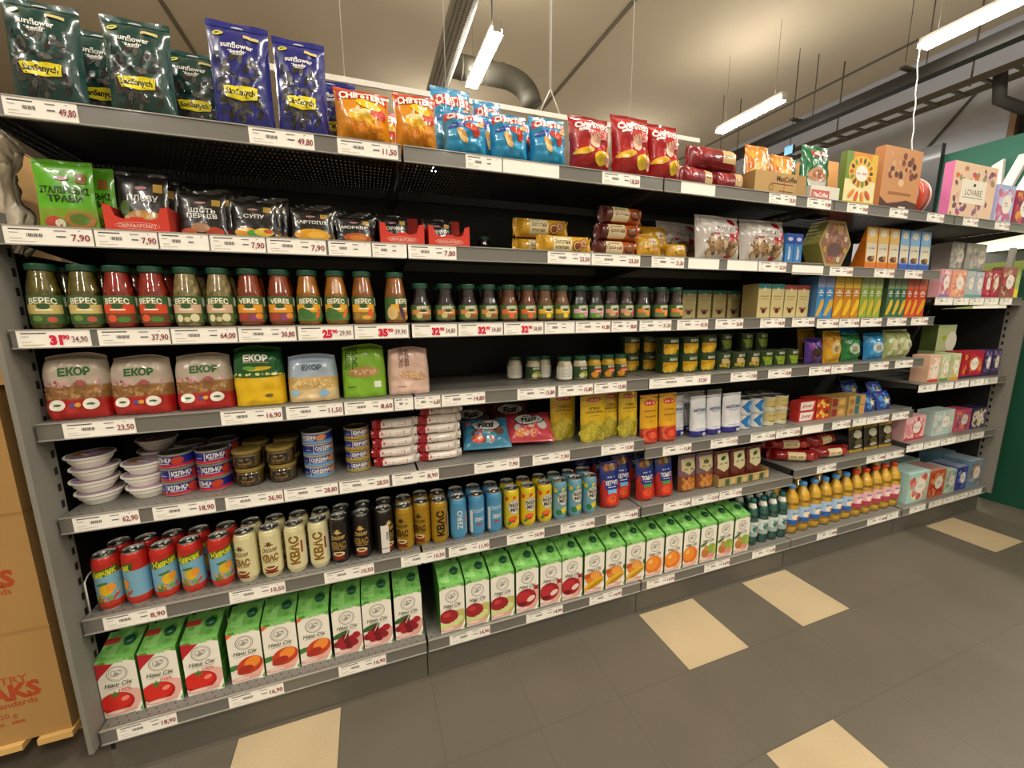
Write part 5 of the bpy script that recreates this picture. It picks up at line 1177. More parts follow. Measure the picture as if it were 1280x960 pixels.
def art_oat(A, w, h): A.text('ПЛАСТІВЦІ', -w*.2, h*.78, h*.08, '7a5a52', rot=PI/2, bold=.03, wmax=h*.4); A.text('ВІВСЯНІ', -w*.06, h*.78, h*.08, '7a5a52', rot=PI/2, bold=.03, wmax=h*.36); A.ell(w*.06, h*.4, w*.34, h*.09, 'c49a70', -.2); A.blobs(-w*.26, h*.3, w*.4, h*.5, 40, .006, ['b88a5c', 'd8b892'], 3, .5); A.rect(-w*.3, h*.16, -w*.1, h*.175, '6a5048')
bag('grain_oat', .148, .17, .07, 'brick', 'd8b4a4', art_oat, seed=10, crumple=.006)
GR = [('grain_buck', 'red and clear buckwheat bag', 'leftmost of three'), ('grain_buck', 'red and clear buckwheat bag', 'middle of three'), ('grain_buck', 'red and clear buckwheat bag', 'right of three'), ('grain_corn', 'yellow and dark green corn grits bag', 'beside the buckwheat'), ('grain_wheat', 'pale blue and cream wheat groats bag', 'between yellow and green bags'), ('grain_pea', 'bright green pea flake bag', 'beside the pink bag'), ('grain_oat', 'pale pink oat flake bag', 'last of the grain row')]
gx_ = (.079, .225, .378, .525, .68, .841, .992)
for i, (k, n, t) in enumerate(GR):
    x0, x1, h = DATA['grain'][i]
    hh = {'grain_buck': .18, 'grain_corn': .19, 'grain_wheat': .165, 'grain_pea': .185, 'grain_oat': .17}[k]
    put(k, 'grain_bag', (gx_[i], YF[4]+.06, zt(4, 1)), '%s, %s' % (n, t), 'grain bag', 'bags of grain on the fourth shelf', rx=-.05, rz=(.05, -.06, .03, 0, .04, -.02, .03)[i], sc=(.95 if i < 1 else .98, 1, min(1.02, (h-.0)/hh)))
# mayonnaise jars
def small_jar(key, cont, lab, R=.033, Hh=.1):
    b = MB(); b.lathe([(R*.85, .001, cont), (R*.96, .006, cont), (R*.97, .06, cont), (R*.9, .072, cont), (R*.76, .08, cont), (R*.76, .086, cont)], 28)
    g = MB(); g.lathe([(R*.88, 0, 'ffffff'), (R, .006, 'ffffff'), (R, .06, 'ffffff'), (R*.93, .073, 'ffffff'), (R*.8, .081, 'ffffff'), (R*.8, .087, 'ffffff')], 28, cap1=False)
    l = MB(); l.lathe([(R*.84, .084, '1f4a36'), (R*.87, .086, '1f4a36'), (R*.87, .098, '23533d'), (R*.8, .101, '2a5c45'), (R*.3, .1, '23533d')], 26)
    lb = MB(); s_ = cyl(R*1.012); lb.grid(lambda u, v: s_((u-.5)*R*4.6, .008+v*.05, 0), 24, 4, 'e8e4d6' if lab == 'back' else '2f4a26'); A = Art(lb, s_, .006, .0004)
    if lab == 'back': [A.rect(-R, .05-i*.006, R*.9, .0515-i*.006, '9a988e') for i in range(6)]
    elif lab == 'mayo': A.text('ВЕРЕС', .0, .05, .008, 'e8e2cc', bold=.03); A.ell(.0, .03, R*.6, .009, '8a9a3a'); A.ell(-R*.3, .02, R*.4, .01, 'd8cf9a'); A.ell(R*.5, .02, R*.3, .008, 'c9b84a')
    else: A.text('ВЕРЕС', .0, .051, .008, 'e8e2cc', bold=.03); A.ell(.003, .034, R*.8, .011, 'c8421c'); A.ell(-R*.5, .02, R*.5, .012, 'd8921e'); A.rect(-R*.4, .032, R*.6, .036, 'f0d8b0')
    proto(key, b, 'food', [('jar_glass', g, 'glass'), ('lid', l, 'plastic', None, 'dark green lid'), ('label', lb, 'paper', None, 'printed label')])
small_jar('mayo_back', 'e2d8bc', 'back'); small_jar('mayo_front', 'e2d8bc', 'mayo'); small_jar('mustard', 'd9b422', 'mus')
for i, k in enumerate(('mayo_back', 'mayo_front', 'mayo_back', 'mayo_back', 'mayo_front', 'mustard', 'mustard', 'mustard')):
    x = (1.458, 1.525, 1.585, 1.64, 1.713, 1.782, 1.849, 1.916)[i]; y = (.2, .15, .17, .08, .08, .08, .08, .08)[i]
    put(k, 'sauce_jar', (x, y, zt(4, 2)), ('yellow mustard jar with red label, %s of three' % POSN[i-5]) if i > 4 else 'white mayonnaise jar, %s from the left of its row' % od(i), 'sauce jar', 'mayonnaise and mustard jars', rz=.15)
# corn, pea tins
def art_veg(A_cols, main, kind):
    def f(A, R, h):
        A.text('ВЕРЕС', .004, h*.8, h*.13, 'e6e2cf', bold=.04, wmax=R*1.2)
        if kind == 'corn': A.rect(-R*1.0, h*.12, R*.9, h*.64, 'e0a91c'); A.blobs(-R*1.0, h*.08, R*.9, h*.66, 26, R*.14, ['efc02a', 'd8980f', 'f4d04a'], 4, 1.4); A.poly([(R*.1, h*.08), (R*.9, h*.08), (R*.9, h*.3), (R*.3, h*.34)], '2f5a2a'); A.rect(-R*.1, h*.4, R*.8, h*.52, 'e8b224')
        elif kind == 'olive': A.rect(-R*.6, h*.36, R*.9, h*.66, 'd8c48a'); A.ell(R*.4, h*.62, R*.24, h*.1, '2a2418'); A.blobs(-R*1.0, h*.06, R*.6, h*.4, 14, R*.17, ['b8962a', '8a7a22', 'd0b03a'], 3)
        else: A.poly([(-R*.9, h*.62), (R*.9, h*.62), (R*.6, h*.12), (-R*.5, h*.12)], '93b02a'); A.blobs(-R*.6, h*.16, R*.6, h*.5, 16, R*.14, ['a5c23a', '7a9a22', 'b8d04a'], 5)
    return f
tin('corn_tin', .05, .083, ('2c4a26', '2c4a26'), art_veg(0, 0, 'corn'), '4a5a3a'); tin('olive_tin', .047, .083, ('2c4322', '2c4322'), art_veg(0, 0, 'olive'), '4a5a3a'); tin('pea_tin', .044, .083, ('304a22', '304a22'), art_veg(0, 0, 'pea'), '4a5a3a')
for i, x in enumerate((2.184, 2.3, 2.41)):
    for q in range(2): put('corn_tin', 'corn_tin', (x, .09, zt(4, 3)+q*.0835), 'green and yellow corn tin, %s column, %s' % (POSN[i], ('standing on the shelf', 'on top')[q]), 'tin', 'corn tins')
for i, x in enumerate((2.06, 2.17)):
    for q in range(2): put('corn_tin', 'corn_tin', (x, .215, zt(4, 3)+q*.0835), 'corn tin in the dark back row, %s column, %s' % (('left', 'right')[i], ('lower', 'upper')[q]), 'tin', 'corn tins')
for i, x in enumerate((2.512, 2.61, 2.708)): put('olive_tin', 'vegetable_tin', (x, .09, zt(4, 3)), 'green vegetable tin with cream label, %s of three' % POSN[i], 'tin', 'green vegetable tins')
for i, x in enumerate((2.804, 2.895)): put('pea_tin', 'vegetable_tin', (x, .09, zt(4, 3)), 'lime green pea tin, %s of two left ones' % ('left', 'right')[i], 'tin', 'green vegetable tins')
put('pea_tin', 'vegetable_tin', (2.949+.04, .085, zt(4, 3)), 'lime green pea tin, last one beside the shelf joint', 'tin', 'green vegetable tins', sc=(.97, .97, 1))
for i, x in enumerate((2.53, 2.64, 2.79, 2.9)):
    for q in range(2): put('pea_tin', 'vegetable_tin', (x, .2, zt(4, 3)+q*.0835), 'dark green tin in the back row, %s column, %s' % (od(i), ('lower', 'upper')[q]), 'tin', 'green vegetable tins')
# sweet bags, fourth bay
def art_sw(cols, acc, s): return lambda A, w, h: (A.blobs(-w*.45, h*.05, w*.45, h*.9, 18, w*.12, cols, s), A.ell(0, h*.45, w*.3, h*.2, acc), A.ell(w*.02, h*.42, w*.14, h*.1, mix(acc, '5a3018', .6)))
bag('sweet_purple', .13, .14, .06, 'pillow', '4a2a86', art_sw(['8a2a9a', '2a1a1e', '6a3ac0', '3a2018'], '38221a', 3), seed=3, crumple=.006)
bag('sweet_yellow', .14, .175, .06, 'pillow', 'e0a416', art_sw(['e8b21e', 'd0900c', 'f0c43a'], 'e6c890', 4), seed=4, crumple=.006)
bag('sweet_green', .155, .155, .06, 'pillow', '1f7a3a', art_sw(['2a8a44', '186a2e', '3f9a54'], 'cdd8b8', 5), seed=5, crumple=.006)
bag('sweet_sky', .17, .155, .07, 'pillow', '1f8fd0', art_sw(['2a9ad8', '1a7ab8', '4fb0e6'], 'e0ece8', 6), seed=6, crumple=.006)
bag('sweet_lime', .125, .17, .09, 'pillow', 'b9c27a', art_sw(['9ac02a', 'd8d8b8', 'c9a060', 'e0e4c8'], 'dcd8b0', 7), seed=7, crumple=.006)
for i, (k, x, n) in enumerate((('sweet_purple', 3.145, 'purple sweet bag beside the pea tins'), ('sweet_yellow', 3.294, 'yellow sweet bag between purple and green ones'), ('sweet_green', 3.452, 'green sweet bag with oval picture'), ('sweet_sky', 3.655, 'sky blue sweet bag'), ('sweet_lime', 3.81, 'puffy lime and white bag, left of two'), ('sweet_lime', 3.915, 'puffy lime and white bag, right of two'))):
    put(k, 'sweet_bag', (x, .06, zt(4, 4)), n, 'sweet bag', 'sweet bags on the fourth shelf', rx=-.1)
for i, (k, x, z, n) in enumerate((('sweet_yellow', 3.26, .01, 'yellow sweet bag in the back row'), ('sweet_green', 3.44, .02, 'green sweet bag in the back row'), ('sweet_sky', 3.62, .03, 'blue sweet bag in the back row'))):
    put(k, 'sweet_bag', (x, .17, zt(4, 4)+z), n, 'sweet bag', 'sweet bags on the fourth shelf', rx=-.15)
# tea boxes middle tea shelf
def tea_row(row, z, names, word='Чай', yoff=.03, d=.09, gap=.95):
    for i, (n, c, cols, lw) in enumerate(names):
        x0, x1, h = DATA[row][i]
        box('%s_%d' % (row, i), (x1-x0)*gap, d, h-.006, c, art_tea(cols, lower=lw, seed=i*7+len(n), word=word))
        put('%s_%d' % (row, i), 'tea_box', ((x0+x1)/2, -.02+yoff, z), n, 'tea box', 'tea boxes on the upper tea shelves')
tea_row('teaB', zt(4, 5), [('peach tea box with orange foot, first on the middle tea shelf', 'e2b79a', ['efd0b8', 'e8a870', 'f2e4d6'], 'c2401e'), ('pale green tea box beside the peach one', 'c4cfa8', ['dfe0c0', 'e0a868', 'b0c088'], '5a8a4a'), ('green and cream tea box with orange corner', 'b9c79a', ['e0ddb8', 'a8b878', 'd8b070'], 'd8942a'), ('crimson tea box with orange slice on the middle tea shelf', 'a8182e', ['c02238', '8a1226', 'd8742a'], '3a1838'), ('dark purple tea box, left of two at the shelf end', '3f2c58', ['5a3f74', '2c1e42', '8a74a0'], None), ('dark purple tea box at the right shelf end', '3f2c58', ['5a3f74', '2c1e42', '8a74a0'], None)])
box('tea_plinth', .22, .09, .175, 'a8b08a'); put('tea_plinth', 'tea_box', (4.55, .13, zt(4, 5)), 'dull green tea box in the back row of the middle tea shelf', 'tea box', 'tea boxes on the upper tea shelves')
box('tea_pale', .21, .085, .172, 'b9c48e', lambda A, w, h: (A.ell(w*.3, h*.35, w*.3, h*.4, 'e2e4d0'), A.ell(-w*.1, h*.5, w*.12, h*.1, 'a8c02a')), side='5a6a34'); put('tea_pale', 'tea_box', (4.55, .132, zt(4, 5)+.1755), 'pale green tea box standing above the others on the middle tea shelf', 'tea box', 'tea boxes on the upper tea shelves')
tea_row('teaA', zt(2, 5), d=.05, names=[('pink and violet tea box, first on the upper tea shelf', 'd8a0a4', ['e8d0c8', '9a78b0', 'c8505e'], '8a74b0'), ('salmon tea box on the upper tea shelf', 'e09a80', ['e8b090', 'd88068', 'f0c8a8'], None), ('teal and grey tea box, left of two', 'b4bcb8', ['c8ccc8', '9ab0ac', 'd0b8b8'], '5aa8a0'), ('teal and grey tea box, right of two', 'b4b8c0', ['c8ccd0', '9ab0ac', 'c0b8c8'], '5aa8a0'), ('red tea box with white diamond, left of two', 'b8384a', ['c8505e', 'd8c0b0', 'a02a40'], 'a81e44'), ('red tea box with white diamond, right of two', 'b03a48', ['c8505e', 'd8c0b0', 'a02a40', 'c88a3a'], 'a81e44'), ('brown and rose tea box at the right end of the upper tea shelf', '9a5a50', ['b07a6a', '8a443c', 'c8505e', 'c8a888'], None)])
for i, (x, wd, c) in enumerate(((4.5, .14, '9a948e'), (4.72, .24, 'b0aaa2'))):
    box('grey_tea%d' % i, wd, .09, .178, c, art_tea(['c0bab2', 'a09a92', 'd0ccc4'], lower='6a9a90', seed=i+2, ox=.3)); box('grey_teab%d' % i, wd, .09, .175, c)
    put('grey_teab%d' % i, 'tea_box', (x, .125, zt(2, 5)), 'grey tea box in the back row of the upper tea shelf, %s' % ('narrow', 'wide')[i], 'tea box', 'tea boxes on the upper tea shelves')
    put('grey_tea%d' % i, 'tea_box', (x, .127, zt(2, 5)+.1755), '%s silver grey tea box stacked above the upper tea row' % ('narrow', 'wide')[i], 'tea box', 'tea boxes on the upper tea shelves')

# third shelf: jars
jar('jar_pickle', '8f801c', '4f4814', jar_label('c9b36a', '3a5a28', extra=((.35, .16, .26, .1, 'b8503a'), (-.4, .2, .3, .1, '6a8a3a'))))
jar('jar_lecho', 'c83c1c', '8f2010', jar_label('d2431c', '6a3a1c', extra=((-.4, .18, .3, .14, 'd8542a'), (.3, .14, .4, .1, '4a7a2a'))))
jar('jar_mush', 'c4b078', '80703c', jar_label('cda98a', '5a6a34', extra=((-.5, .16, .24, .14, 'e0d4b0'), (.5, .18, .3, .15, 'd8cca4'), (0, .12, .2, .1, 'c9b98a'))))
jar('jar_sauce', 'b0501c', '983e14', jar_label('dd951e', '7a4a2a', 'VERES', extra=((-.5, .2, .4, .16, 'a83a2a'), (.3, .16, .3, .12, '8a3a6a'), (.7, .22, .3, .12, 'd8842a'))))
jar('jar_squash', 'cc8618', 'b07012', jar_label('dfa21e', '4f7a34', extra=((-.3, .3, .7, .2, '3f6a2a', -.5), (.75, .3, .16, .24, 'd8642a', -.4))))
jar('jar_caviar', 'bc741c', 'a06016', jar_label('dfa21e', '8a6a2a', extra=((-.6, .2, .3, .16, 'a87a2a'), (.6, .3, .24, .2, 'd8542a'), (.2, .12, .4, .09, 'd0a03a'))))
jar('jar_turned', 'bc741c', 'a06016', jar_label('dfa21e', '8a6a2a', extra=((-1.1, .3, .5, .3, 'd0b070'), (-.2, .34, .2, .36, '4a2a44', .3), (.4, .12, .3, .1, 'd0952a')), turn=.6))
JN = ['olive green pickle jar', 'olive green pickle jar', 'red pepper stew jar', 'red pepper stew jar', 'pale mushroom jar', 'pale mushroom jar', 'brick red sauce jar', 'brick red sauce jar', 'orange squash spread jar', 'orange squash spread jar', 'golden vegetable spread jar', 'golden vegetable spread jar']
JK = ['jar_pickle']*2+['jar_lecho']*2+['jar_mush']*2+['jar_sauce']*2+['jar_squash']*2+['jar_caviar', 'jar_turned']
for i in range(12):
    x, wd, h, y, z = pos('jar', i, 3, 1, .06)
    if i == 0: x = .05
    t = ('left of two', 'right of two')[i % 2] if i < 10 else ('beside the squash spread', 'standing alone with label turned')[i-10]
    put(JK[i], 'sauce_jar', (x, y+.006, z), 'tall %s with green lid, %s' % (JN[i], t), 'sauce jar', 'tall jars on the third shelf', rz=(.25, .2, .1, 0, .05, 0, 0, .03, .05, 0, 0, .1)[i])
    if i not in (11,): put(JK[i], 'sauce_jar', (x, y+.09, z), 'tall %s in the back row, behind the %s front jar' % (JN[i], od(i)), 'sauce jar', 'tall jars on the third shelf')
jar('jarlet_beet', '2a1216', '1a0a0e', jar_label('d08a4a', '4f6a34', extra=((-.4, .3, .3, .2, 'c9b070'), (.3, .2, .3, .16, '8a4a2a'))), False)
jar('jarlet_carrot', '8a4c1c', '6a3412', jar_label('d86a24', '6a6a34', extra=((-.1, .2, .3, .18, 'd8642a'),)), False)
jar('jarlet_yellow', '8a5a1c', '6a4412', jar_label('dcae1c', '6a6a34', extra=((.0, .2, .3, .18, 'e0c02a'),)), False)
jar('jarlet_pink', '1f1416', '120b0d', jar_label('d0a0b0', '5a8a3a', extra=((.3, .3, .34, .2, 'c88aa0'), (-.3, .16, .3, .12, '8aa83a'))), False)
jar('jarlet_rose', '3f161a', '2a0e12', jar_label('c8907a', '5a6a34', extra=((.5, .3, .3, .26, 'c84a5a'), (-.4, .3, .4, .2, 'c89a6a'))), False)
jar('jarlet_orange', '3a1a12', '24100c', jar_label('dd7a22', '6a7a44', extra=((.2, .3, .4, .2, 'e08a2a'),)), False)
JB = [('jarlet_beet', 'dark beetroot jar')]*4+[('jarlet_carrot', 'orange-brown carrot jar')]*2+[('jarlet_yellow', 'brown jar with yellow label')]*2+[('jarlet_pink', 'near-black jar with pink label')]*2+[('jarlet_rose', 'dark red jar with rose label')]*2+[('jarlet_orange', 'dark jar with orange label')]*3
prev = 0; cnt = {}
for i, (k, n) in enumerate(JB):
    row, q, b = ('jarB', i, 2) if i < 12 else ('jarC', i-12, 3)
    x, wd, h, y, z = pos(row, q, 3, b, .07)
    x = max(x, prev+.0735); prev = x
    j = cnt.get(n, 0); cnt[n] = j+1
    put(k, 'sauce_jar', (x, y+.006, z), 'small %s with green lid, %s of its kind' % (n, od(j)), 'sauce jar', 'small jars on the third shelf', rz=.12)
    put(k, 'sauce_jar', (x, y+.085, z), 'small %s in the back row, behind the %s front one' % (n, od(j)), 'sauce jar', 'small jars on the third shelf')
# cream boxes
def art_cream(tc): return lambda A, w, h: (A.rect(-w/2, h*.86, w/2, h, tc), A.star(0, h*.84, w*.16, 'e8dcae', 5, .5), A.rect(-w*.34, h*.62, w*.34, h*.65, 'b59a60'), A.rect(-w*.26, h*.54, w*.26, h*.56, 'b59a60'), A.ell(0, h*.24, w*.34, h*.1, 'd8b880'), A.ell(0, h*.2, w*.16, h*.08, '5a1e22'), A.ell(-w*.2, h*.27, w*.08, h*.04, '8a5a3a'), A.ell(w*.2, h*.27, w*.08, h*.04, '8a5a3a'))
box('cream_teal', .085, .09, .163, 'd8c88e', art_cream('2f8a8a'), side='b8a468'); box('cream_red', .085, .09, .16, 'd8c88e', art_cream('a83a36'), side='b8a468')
for i, x in enumerate((2.722, 2.814, 2.906, 2.998)):
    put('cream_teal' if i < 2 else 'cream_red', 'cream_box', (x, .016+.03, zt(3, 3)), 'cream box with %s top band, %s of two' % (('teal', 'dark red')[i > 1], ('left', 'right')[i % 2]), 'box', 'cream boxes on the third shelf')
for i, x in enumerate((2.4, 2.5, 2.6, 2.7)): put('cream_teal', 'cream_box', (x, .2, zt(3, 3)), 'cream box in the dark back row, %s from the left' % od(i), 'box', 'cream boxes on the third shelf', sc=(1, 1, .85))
# tall slim boxes
def art_tall(c, sw, pale): return lambda A, w, h: (A.rect(-w/2, h*.74, w/2, h, pale), A.rect(-w*.34, h*.6, w*.34, h*.63, 'e8e8e0'), A.rect(-w*.24, h*.54, w*.24, h*.56, 'e8e8e0'), A.poly([(-w*.5, h*.06), (-w*.1, h*.06), (w*.5, h*.3), (w*.5, h*.46), (w*.1, h*.44)], sw), A.ell(0, h*.66, w*.2, h*.02, 'e8e4d8'), A.scrawl(0, h*.86, w*.6, h*.025, '6a6a5a'))
TALL = [('blue', '3a86c4', 'd8a838', '8a92b8', 2), ('amber', 'c8821c', 'e8bc2a', 'd8b02a', 3), ('light green', '8fa83e', 'd8b838', 'a8b478', 3), ('dark green', '3f7050', 'e0b82e', '8a9a78', 3), ('red', 'd04a2a', 'e8a82e', 'd8664a', 3)]
i = 0
for n, c, sw, pale, k in TALL:
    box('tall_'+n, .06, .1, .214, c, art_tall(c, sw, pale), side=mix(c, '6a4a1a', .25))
    for j in range(k):
        x0, x1, h = DATA['tall3'][i]; i += 1
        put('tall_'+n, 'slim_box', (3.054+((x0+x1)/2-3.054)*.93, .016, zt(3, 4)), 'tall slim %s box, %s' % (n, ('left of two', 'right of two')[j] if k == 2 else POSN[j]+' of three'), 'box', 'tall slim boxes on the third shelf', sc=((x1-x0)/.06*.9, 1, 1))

# second shelf: spice packs, trays, rolls, biscuits
def art_spice(words, dish, green=False):
    def f(A, w, h):
        t = '1f2a14' if green else 'e8e6de'
        for i, q in enumerate(words): A.text(q, 0, h*(.57-.12*i), h*.09, t, bold=.025, wmax=w*.84)
        for c, x, z, rx, rz in dish: A.ell(x*w, z*h, rx*w, rz*h, c)
        A.rect(w*.22, h*.68, w*.4, h*.82, 'b8923a' if not green else '8a5a2a'); A.ell(-w*.02, h*.74, w*.12, h*.03, 'b8868a')
    return f
bag('spice_green', .125, .18, .016, 'pillow', bands((.055, '7a9a2a'), (.19, '5fae20')), art_spice(['ІТАЛІЙСЬКІ', 'ТРАВИ'], [('a8743a', .2, .16, .26, .12), ('5a7a2a', .2, .17, .17, .08), ('b84a3a', -.24, .12, .16, .08), ('e0d8c0', -.14, .1, .09, .06)], True), seed=2, crumple=.002)
SPD = {'plov': (['ПЛОВУ'], [('b8842a', 0, .22, .4, .16), ('c9982e', .1, .24, .2, .1), ('4a6a2a', -.36, .4, .1, .12)]), 'pepper': (['ШІСТЬ', 'ПЕРЦІВ'], [('b0402a', .24, .12, .2, .1), ('a87a5a', -.05, .2, .2, .1), ('c85a3a', -.3, .1, .16, .07)]), 'soup': (['СУПУ'], [('d8982a', -.2, .16, .26, .12), ('4f9a3a', -.04, .14, .14, .08), ('d8b83a', .2, .18, .22, .1), ('c84a2a', .3, .2, .1, .05)]), 'potato': (['КАРТОПЛІ'], [('d89a1e', 0, .2, .44, .18), ('e8b43a', .1, .2, .24, .1)]), 'carrot': (['МОРКВИ'], [('b0541e', .06, .2, .38, .18), ('d07a2e', .08, .2, .24, .1)])}
for k, (wd_, ds) in SPD.items(): bag('spice_'+k, .12, .165, .016, 'pillow', '1a1816', art_spice(wd_, ds), seed=len(k), crumple=.002)
put('spice_green', 'spice_pack', (.128, .035, zt(2, 1)), 'bright green herb seasoning pack at the left end', 'spice pack', 'spice packs on the second shelf', rx=-.06)
put('spice_green', 'spice_pack', (.155, .075, zt(2, 1)), 'green seasoning pack peeping out behind the first one', 'spice pack', 'spice packs on the second shelf', rx=-.06)
for k, x, n, y, hz in (('plov', .285, 'black rice seasoning pack standing in the red tray', .05, 1.04), ('pepper', .428, 'black six-pepper pack beside the first red tray', .035, .8), ('soup', .56, 'black soup seasoning pack', .035, .72), ('potato', .718, 'black potato seasoning pack', .035, .64), ('carrot', .845, 'black carrot seasoning pack beside the second red tray', .035, .55)):
    put('spice_'+k, 'spice_pack', (x, y, zt(2, 1)+(.004 if k == 'plov' else 0)), n, 'spice pack', 'spice packs on the second shelf', rx=-.16, sc=(1.0 if k != 'carrot' else .95, 1, hz))
    for q in range(2): put('spice_'+k, 'spice_pack', (x+.012*(q+1), y+.045*(q+1), zt(2, 1)+(.004 if k == 'plov' else 0)), '%s pack, %s behind the front one' % ({'plov': 'rice seasoning', 'pepper': 'six-pepper', 'soup': 'soup seasoning', 'potato': 'potato seasoning', 'carrot': 'carrot seasoning'}[k], ('first', 'second')[q]), 'spice pack', 'spice packs on the second shelf', rx=-.12, sc=(1 if k != 'carrot' else .95, 1, min(1, hz+.1*(q+1))))
t = MB(); tw = .142
pl = [(-tw/2, 0), (tw/2, 0), (tw/2, .068), (tw/2-.016, .066), (tw/2-.024, .04), (tw/2-.04, .034), (.018, .034), (.012, .04), (-.012, .04), (-.018, .034), (-tw/2+.04, .034), (-tw/2+.024, .04), (-tw/2+.016, .066), (-tw/2, .068)]
t.prism(pl, 0, .002, 'c8331e')
for s in (-1, 1): t.box(min(s*tw/2, s*(tw/2-.002)), max(s*tw/2, s*(tw/2-.002)), .002, .16, 0, .072, 'b52c1a')
t.box(-tw/2, tw/2, .002, .16, 0, .003, 'a82a1a'); t.box(-tw/2, tw/2, .158, .16, 0, .12, 'b52c1a')
A = Art(t, flat(0)); A.ring(0, .017, .05, .009, .0012, 'e6a898'); A.text('СМАК&АРОМАТ', 0, .017, .009, 'e6b8a8', bold=.02, wmax=.085)
proto('red_tray', t, 'paper')
for i, (x, n) in enumerate(((.287, 'red card display tray holding rice seasoning at the left'), (.993, 'red card display tray, emptied, left of two'), (1.15, 'red card display tray, emptied, right of two'))):
    put('red_tray', 'display_tray', (x, YF[2]+.028, zt(2, 1 if i < 2 else 2)), n, 'tray', 'red display trays')
for i, (x, y) in enumerate(((.97, .09), (1.13, .1))): put('spice_carrot', 'spice_pack', (x, y, zt(2, 1)+.004), 'dark spice pack left inside the %s emptied red tray' % ('left', 'right')[i], 'spice pack', 'spice packs on the second shelf', rx=-.25, sc=(.9, 1, .7))
for i, x in enumerate((1.28, 1.36)): put('jarlet_beet', 'sauce_jar', (x, .3, zt(2, 2)), 'dark small jar at the back of the second shelf, %s' % ('left', 'right')[i], 'sauce jar', 'dark jars behind the roll packs', sc=(1, 1, .7))
def art_gold(A, w, h): A.rect(-w*.28, h*.12, w*.08, h*.88, 'e6d8a8'); A.text('Золотий', -w*.1, h*.62, h*.22, '6a4a1e', bold=.02, wmax=w*.3, shear=.15); A.text('ключик', -w*.1, h*.34, h*.18, '6a4a1e', bold=.02, wmax=w*.26, shear=.15); A.ell(w*.2, h*.42, w*.1, h*.3, '7a3f1c'); A.ring(w*.2, h*.42, w*.08, h*.24, w*.02, 'e0b070'); A.ell(w*.32, h*.56, w*.08, h*.24, '8a4a20'); A.ring(w*.32, h*.56, w*.06, h*.18, w*.016, 'e0b878')
def art_prag(A, w, h): A.rect(-w*.3, h*.08, w*.1, h*.92, 'e2d0a4'); A.text('Празький', -w*.1, h*.55, h*.26, '6a3a1e', bold=.02, wmax=w*.36, shear=.15); A.rect(-w*.24, h*.74, w*.02, h*.79, '9a7a4a'); A.ell(w*.27, h*.45, w*.13, h*.3, '5a2a14'); A.ell(w*.26, h*.5, w*.1, h*.2, '8a4a22')
lay_roll('gold_roll', .22, .072, .07, 'd9a324', art_gold, 3); lay_roll('prag_roll', .2, .066, .07, lambda x, z: 'b8561a' if x > -.05 else '5a1e12', art_prag, 5)
put('gold_roll', 'roll_pack', (1.62, .06, zt(2, 2)), 'yellow sponge roll pack lying in front', 'roll pack', 'sponge roll packs')
put('gold_roll', 'roll_pack', (1.555, .15, zt(2, 2)), 'yellow sponge roll pack on the shelf, behind the front one', 'roll pack', 'sponge roll packs')
put('gold_roll', 'roll_pack', (1.55, .13, zt(2, 2)+.073), 'yellow sponge roll pack on top of the rear yellow pack', 'roll pack', 'sponge roll packs')
for k in range(3): put('prag_roll', 'roll_pack', (1.86+.012*k, .07, zt(2, 2)+.067*k), 'orange-brown sponge roll pack, %s of the pile' % ('lowest', 'middle', 'topmost')[k], 'roll pack', 'sponge roll packs', rz=(.02, -.03, .06)[k])
def art_bisc(A, w, h): A.blobs(-w*.42, h*.15, w*.42, h*.8, 14, w*.13, ['8a5a1e', 'b8842a', 'e0b43a', '6a4014'], 4); A.rect(-w*.1, h*.45, w*.24, h*.7, 'd8ccb0'); A.rect(-w*.06, h*.55, w*.2, h*.6, 'a8483a')
bag('biscuit_bag', .15, .13, .06, 'pillow', 'd09a1c', art_bisc, seed=6, crumple=.007)
for i, (x, y, z, s, rz, n) in enumerate(((2.03, .055, 0, .85, 0, 'yellow biscuit bag in front, beside the sponge rolls'), (2.12, .12, .03, 1, .1, 'yellow biscuit bag standing highest behind'), (2.17, .05, 0, .7, -.1, 'yellow biscuit bag lying low on the right'))): put('biscuit_bag', 'biscuit_bag', (x, y, zt(2, 3)+z), n, 'biscuit bag', 'yellow biscuit bags', rx=-.3, rz=rz, sc=(s, 1, s if i != 2 else .55))
def art_marsh(A, w, h):
    A.blobs(-w*.47, h*.03, w*.47, h*.97, 20, w*.09, ['a81e2a', 'c03a44', 'e8e0d8'], 6); A.blobs(-w*.42, h*.04, w*.44, h*.58, 60, w*.085, ['c9a878', 'a8835a', 'e0cba8', '8a643e', '6f5030'], 7, .5); A.rect(-w*.34, h*.58, w*.3, h*.78, 'ddd6ce'); A.text('Marsha', 0, h*.68, h*.1, '4a2a2a', wmax=w*.56, shear=.2)
bag('marsh_bag', .27, .205, .09, 'pillow', 'd3ccc6', art_marsh, seed=7, crumple=.006, wf=lambda t: 1)
for i, (x, y, rz, n) in enumerate(((2.415, .06, .05, 'red and white gingerbread bag, left of two in front'), (2.695, .06, -.04, 'red and white gingerbread bag, right of two in front'), (2.33, .22, .1, 'red and white gingerbread bag leaning at the back'))): put('marsh_bag', 'biscuit_bag', (x, y, zt(2, 3)), n, 'biscuit bag', 'red and white gingerbread bags', rx=-.1, rz=rz)
box('blue_pack', .056, .07, .15, '3a86cc', lambda A, w, h: (A.rect(-w/2, h*.66, w/2, h, '1f4ab0'), A.rect(-w*.12, h*.16, w*.02, h*.58, 'e8ecf4'), A.rect(w*.1, h*.2, w*.16, h*.5, 'e8ecf4'), A.ell(0, h*.82, w*.3, h*.06, 'd8dcec')))
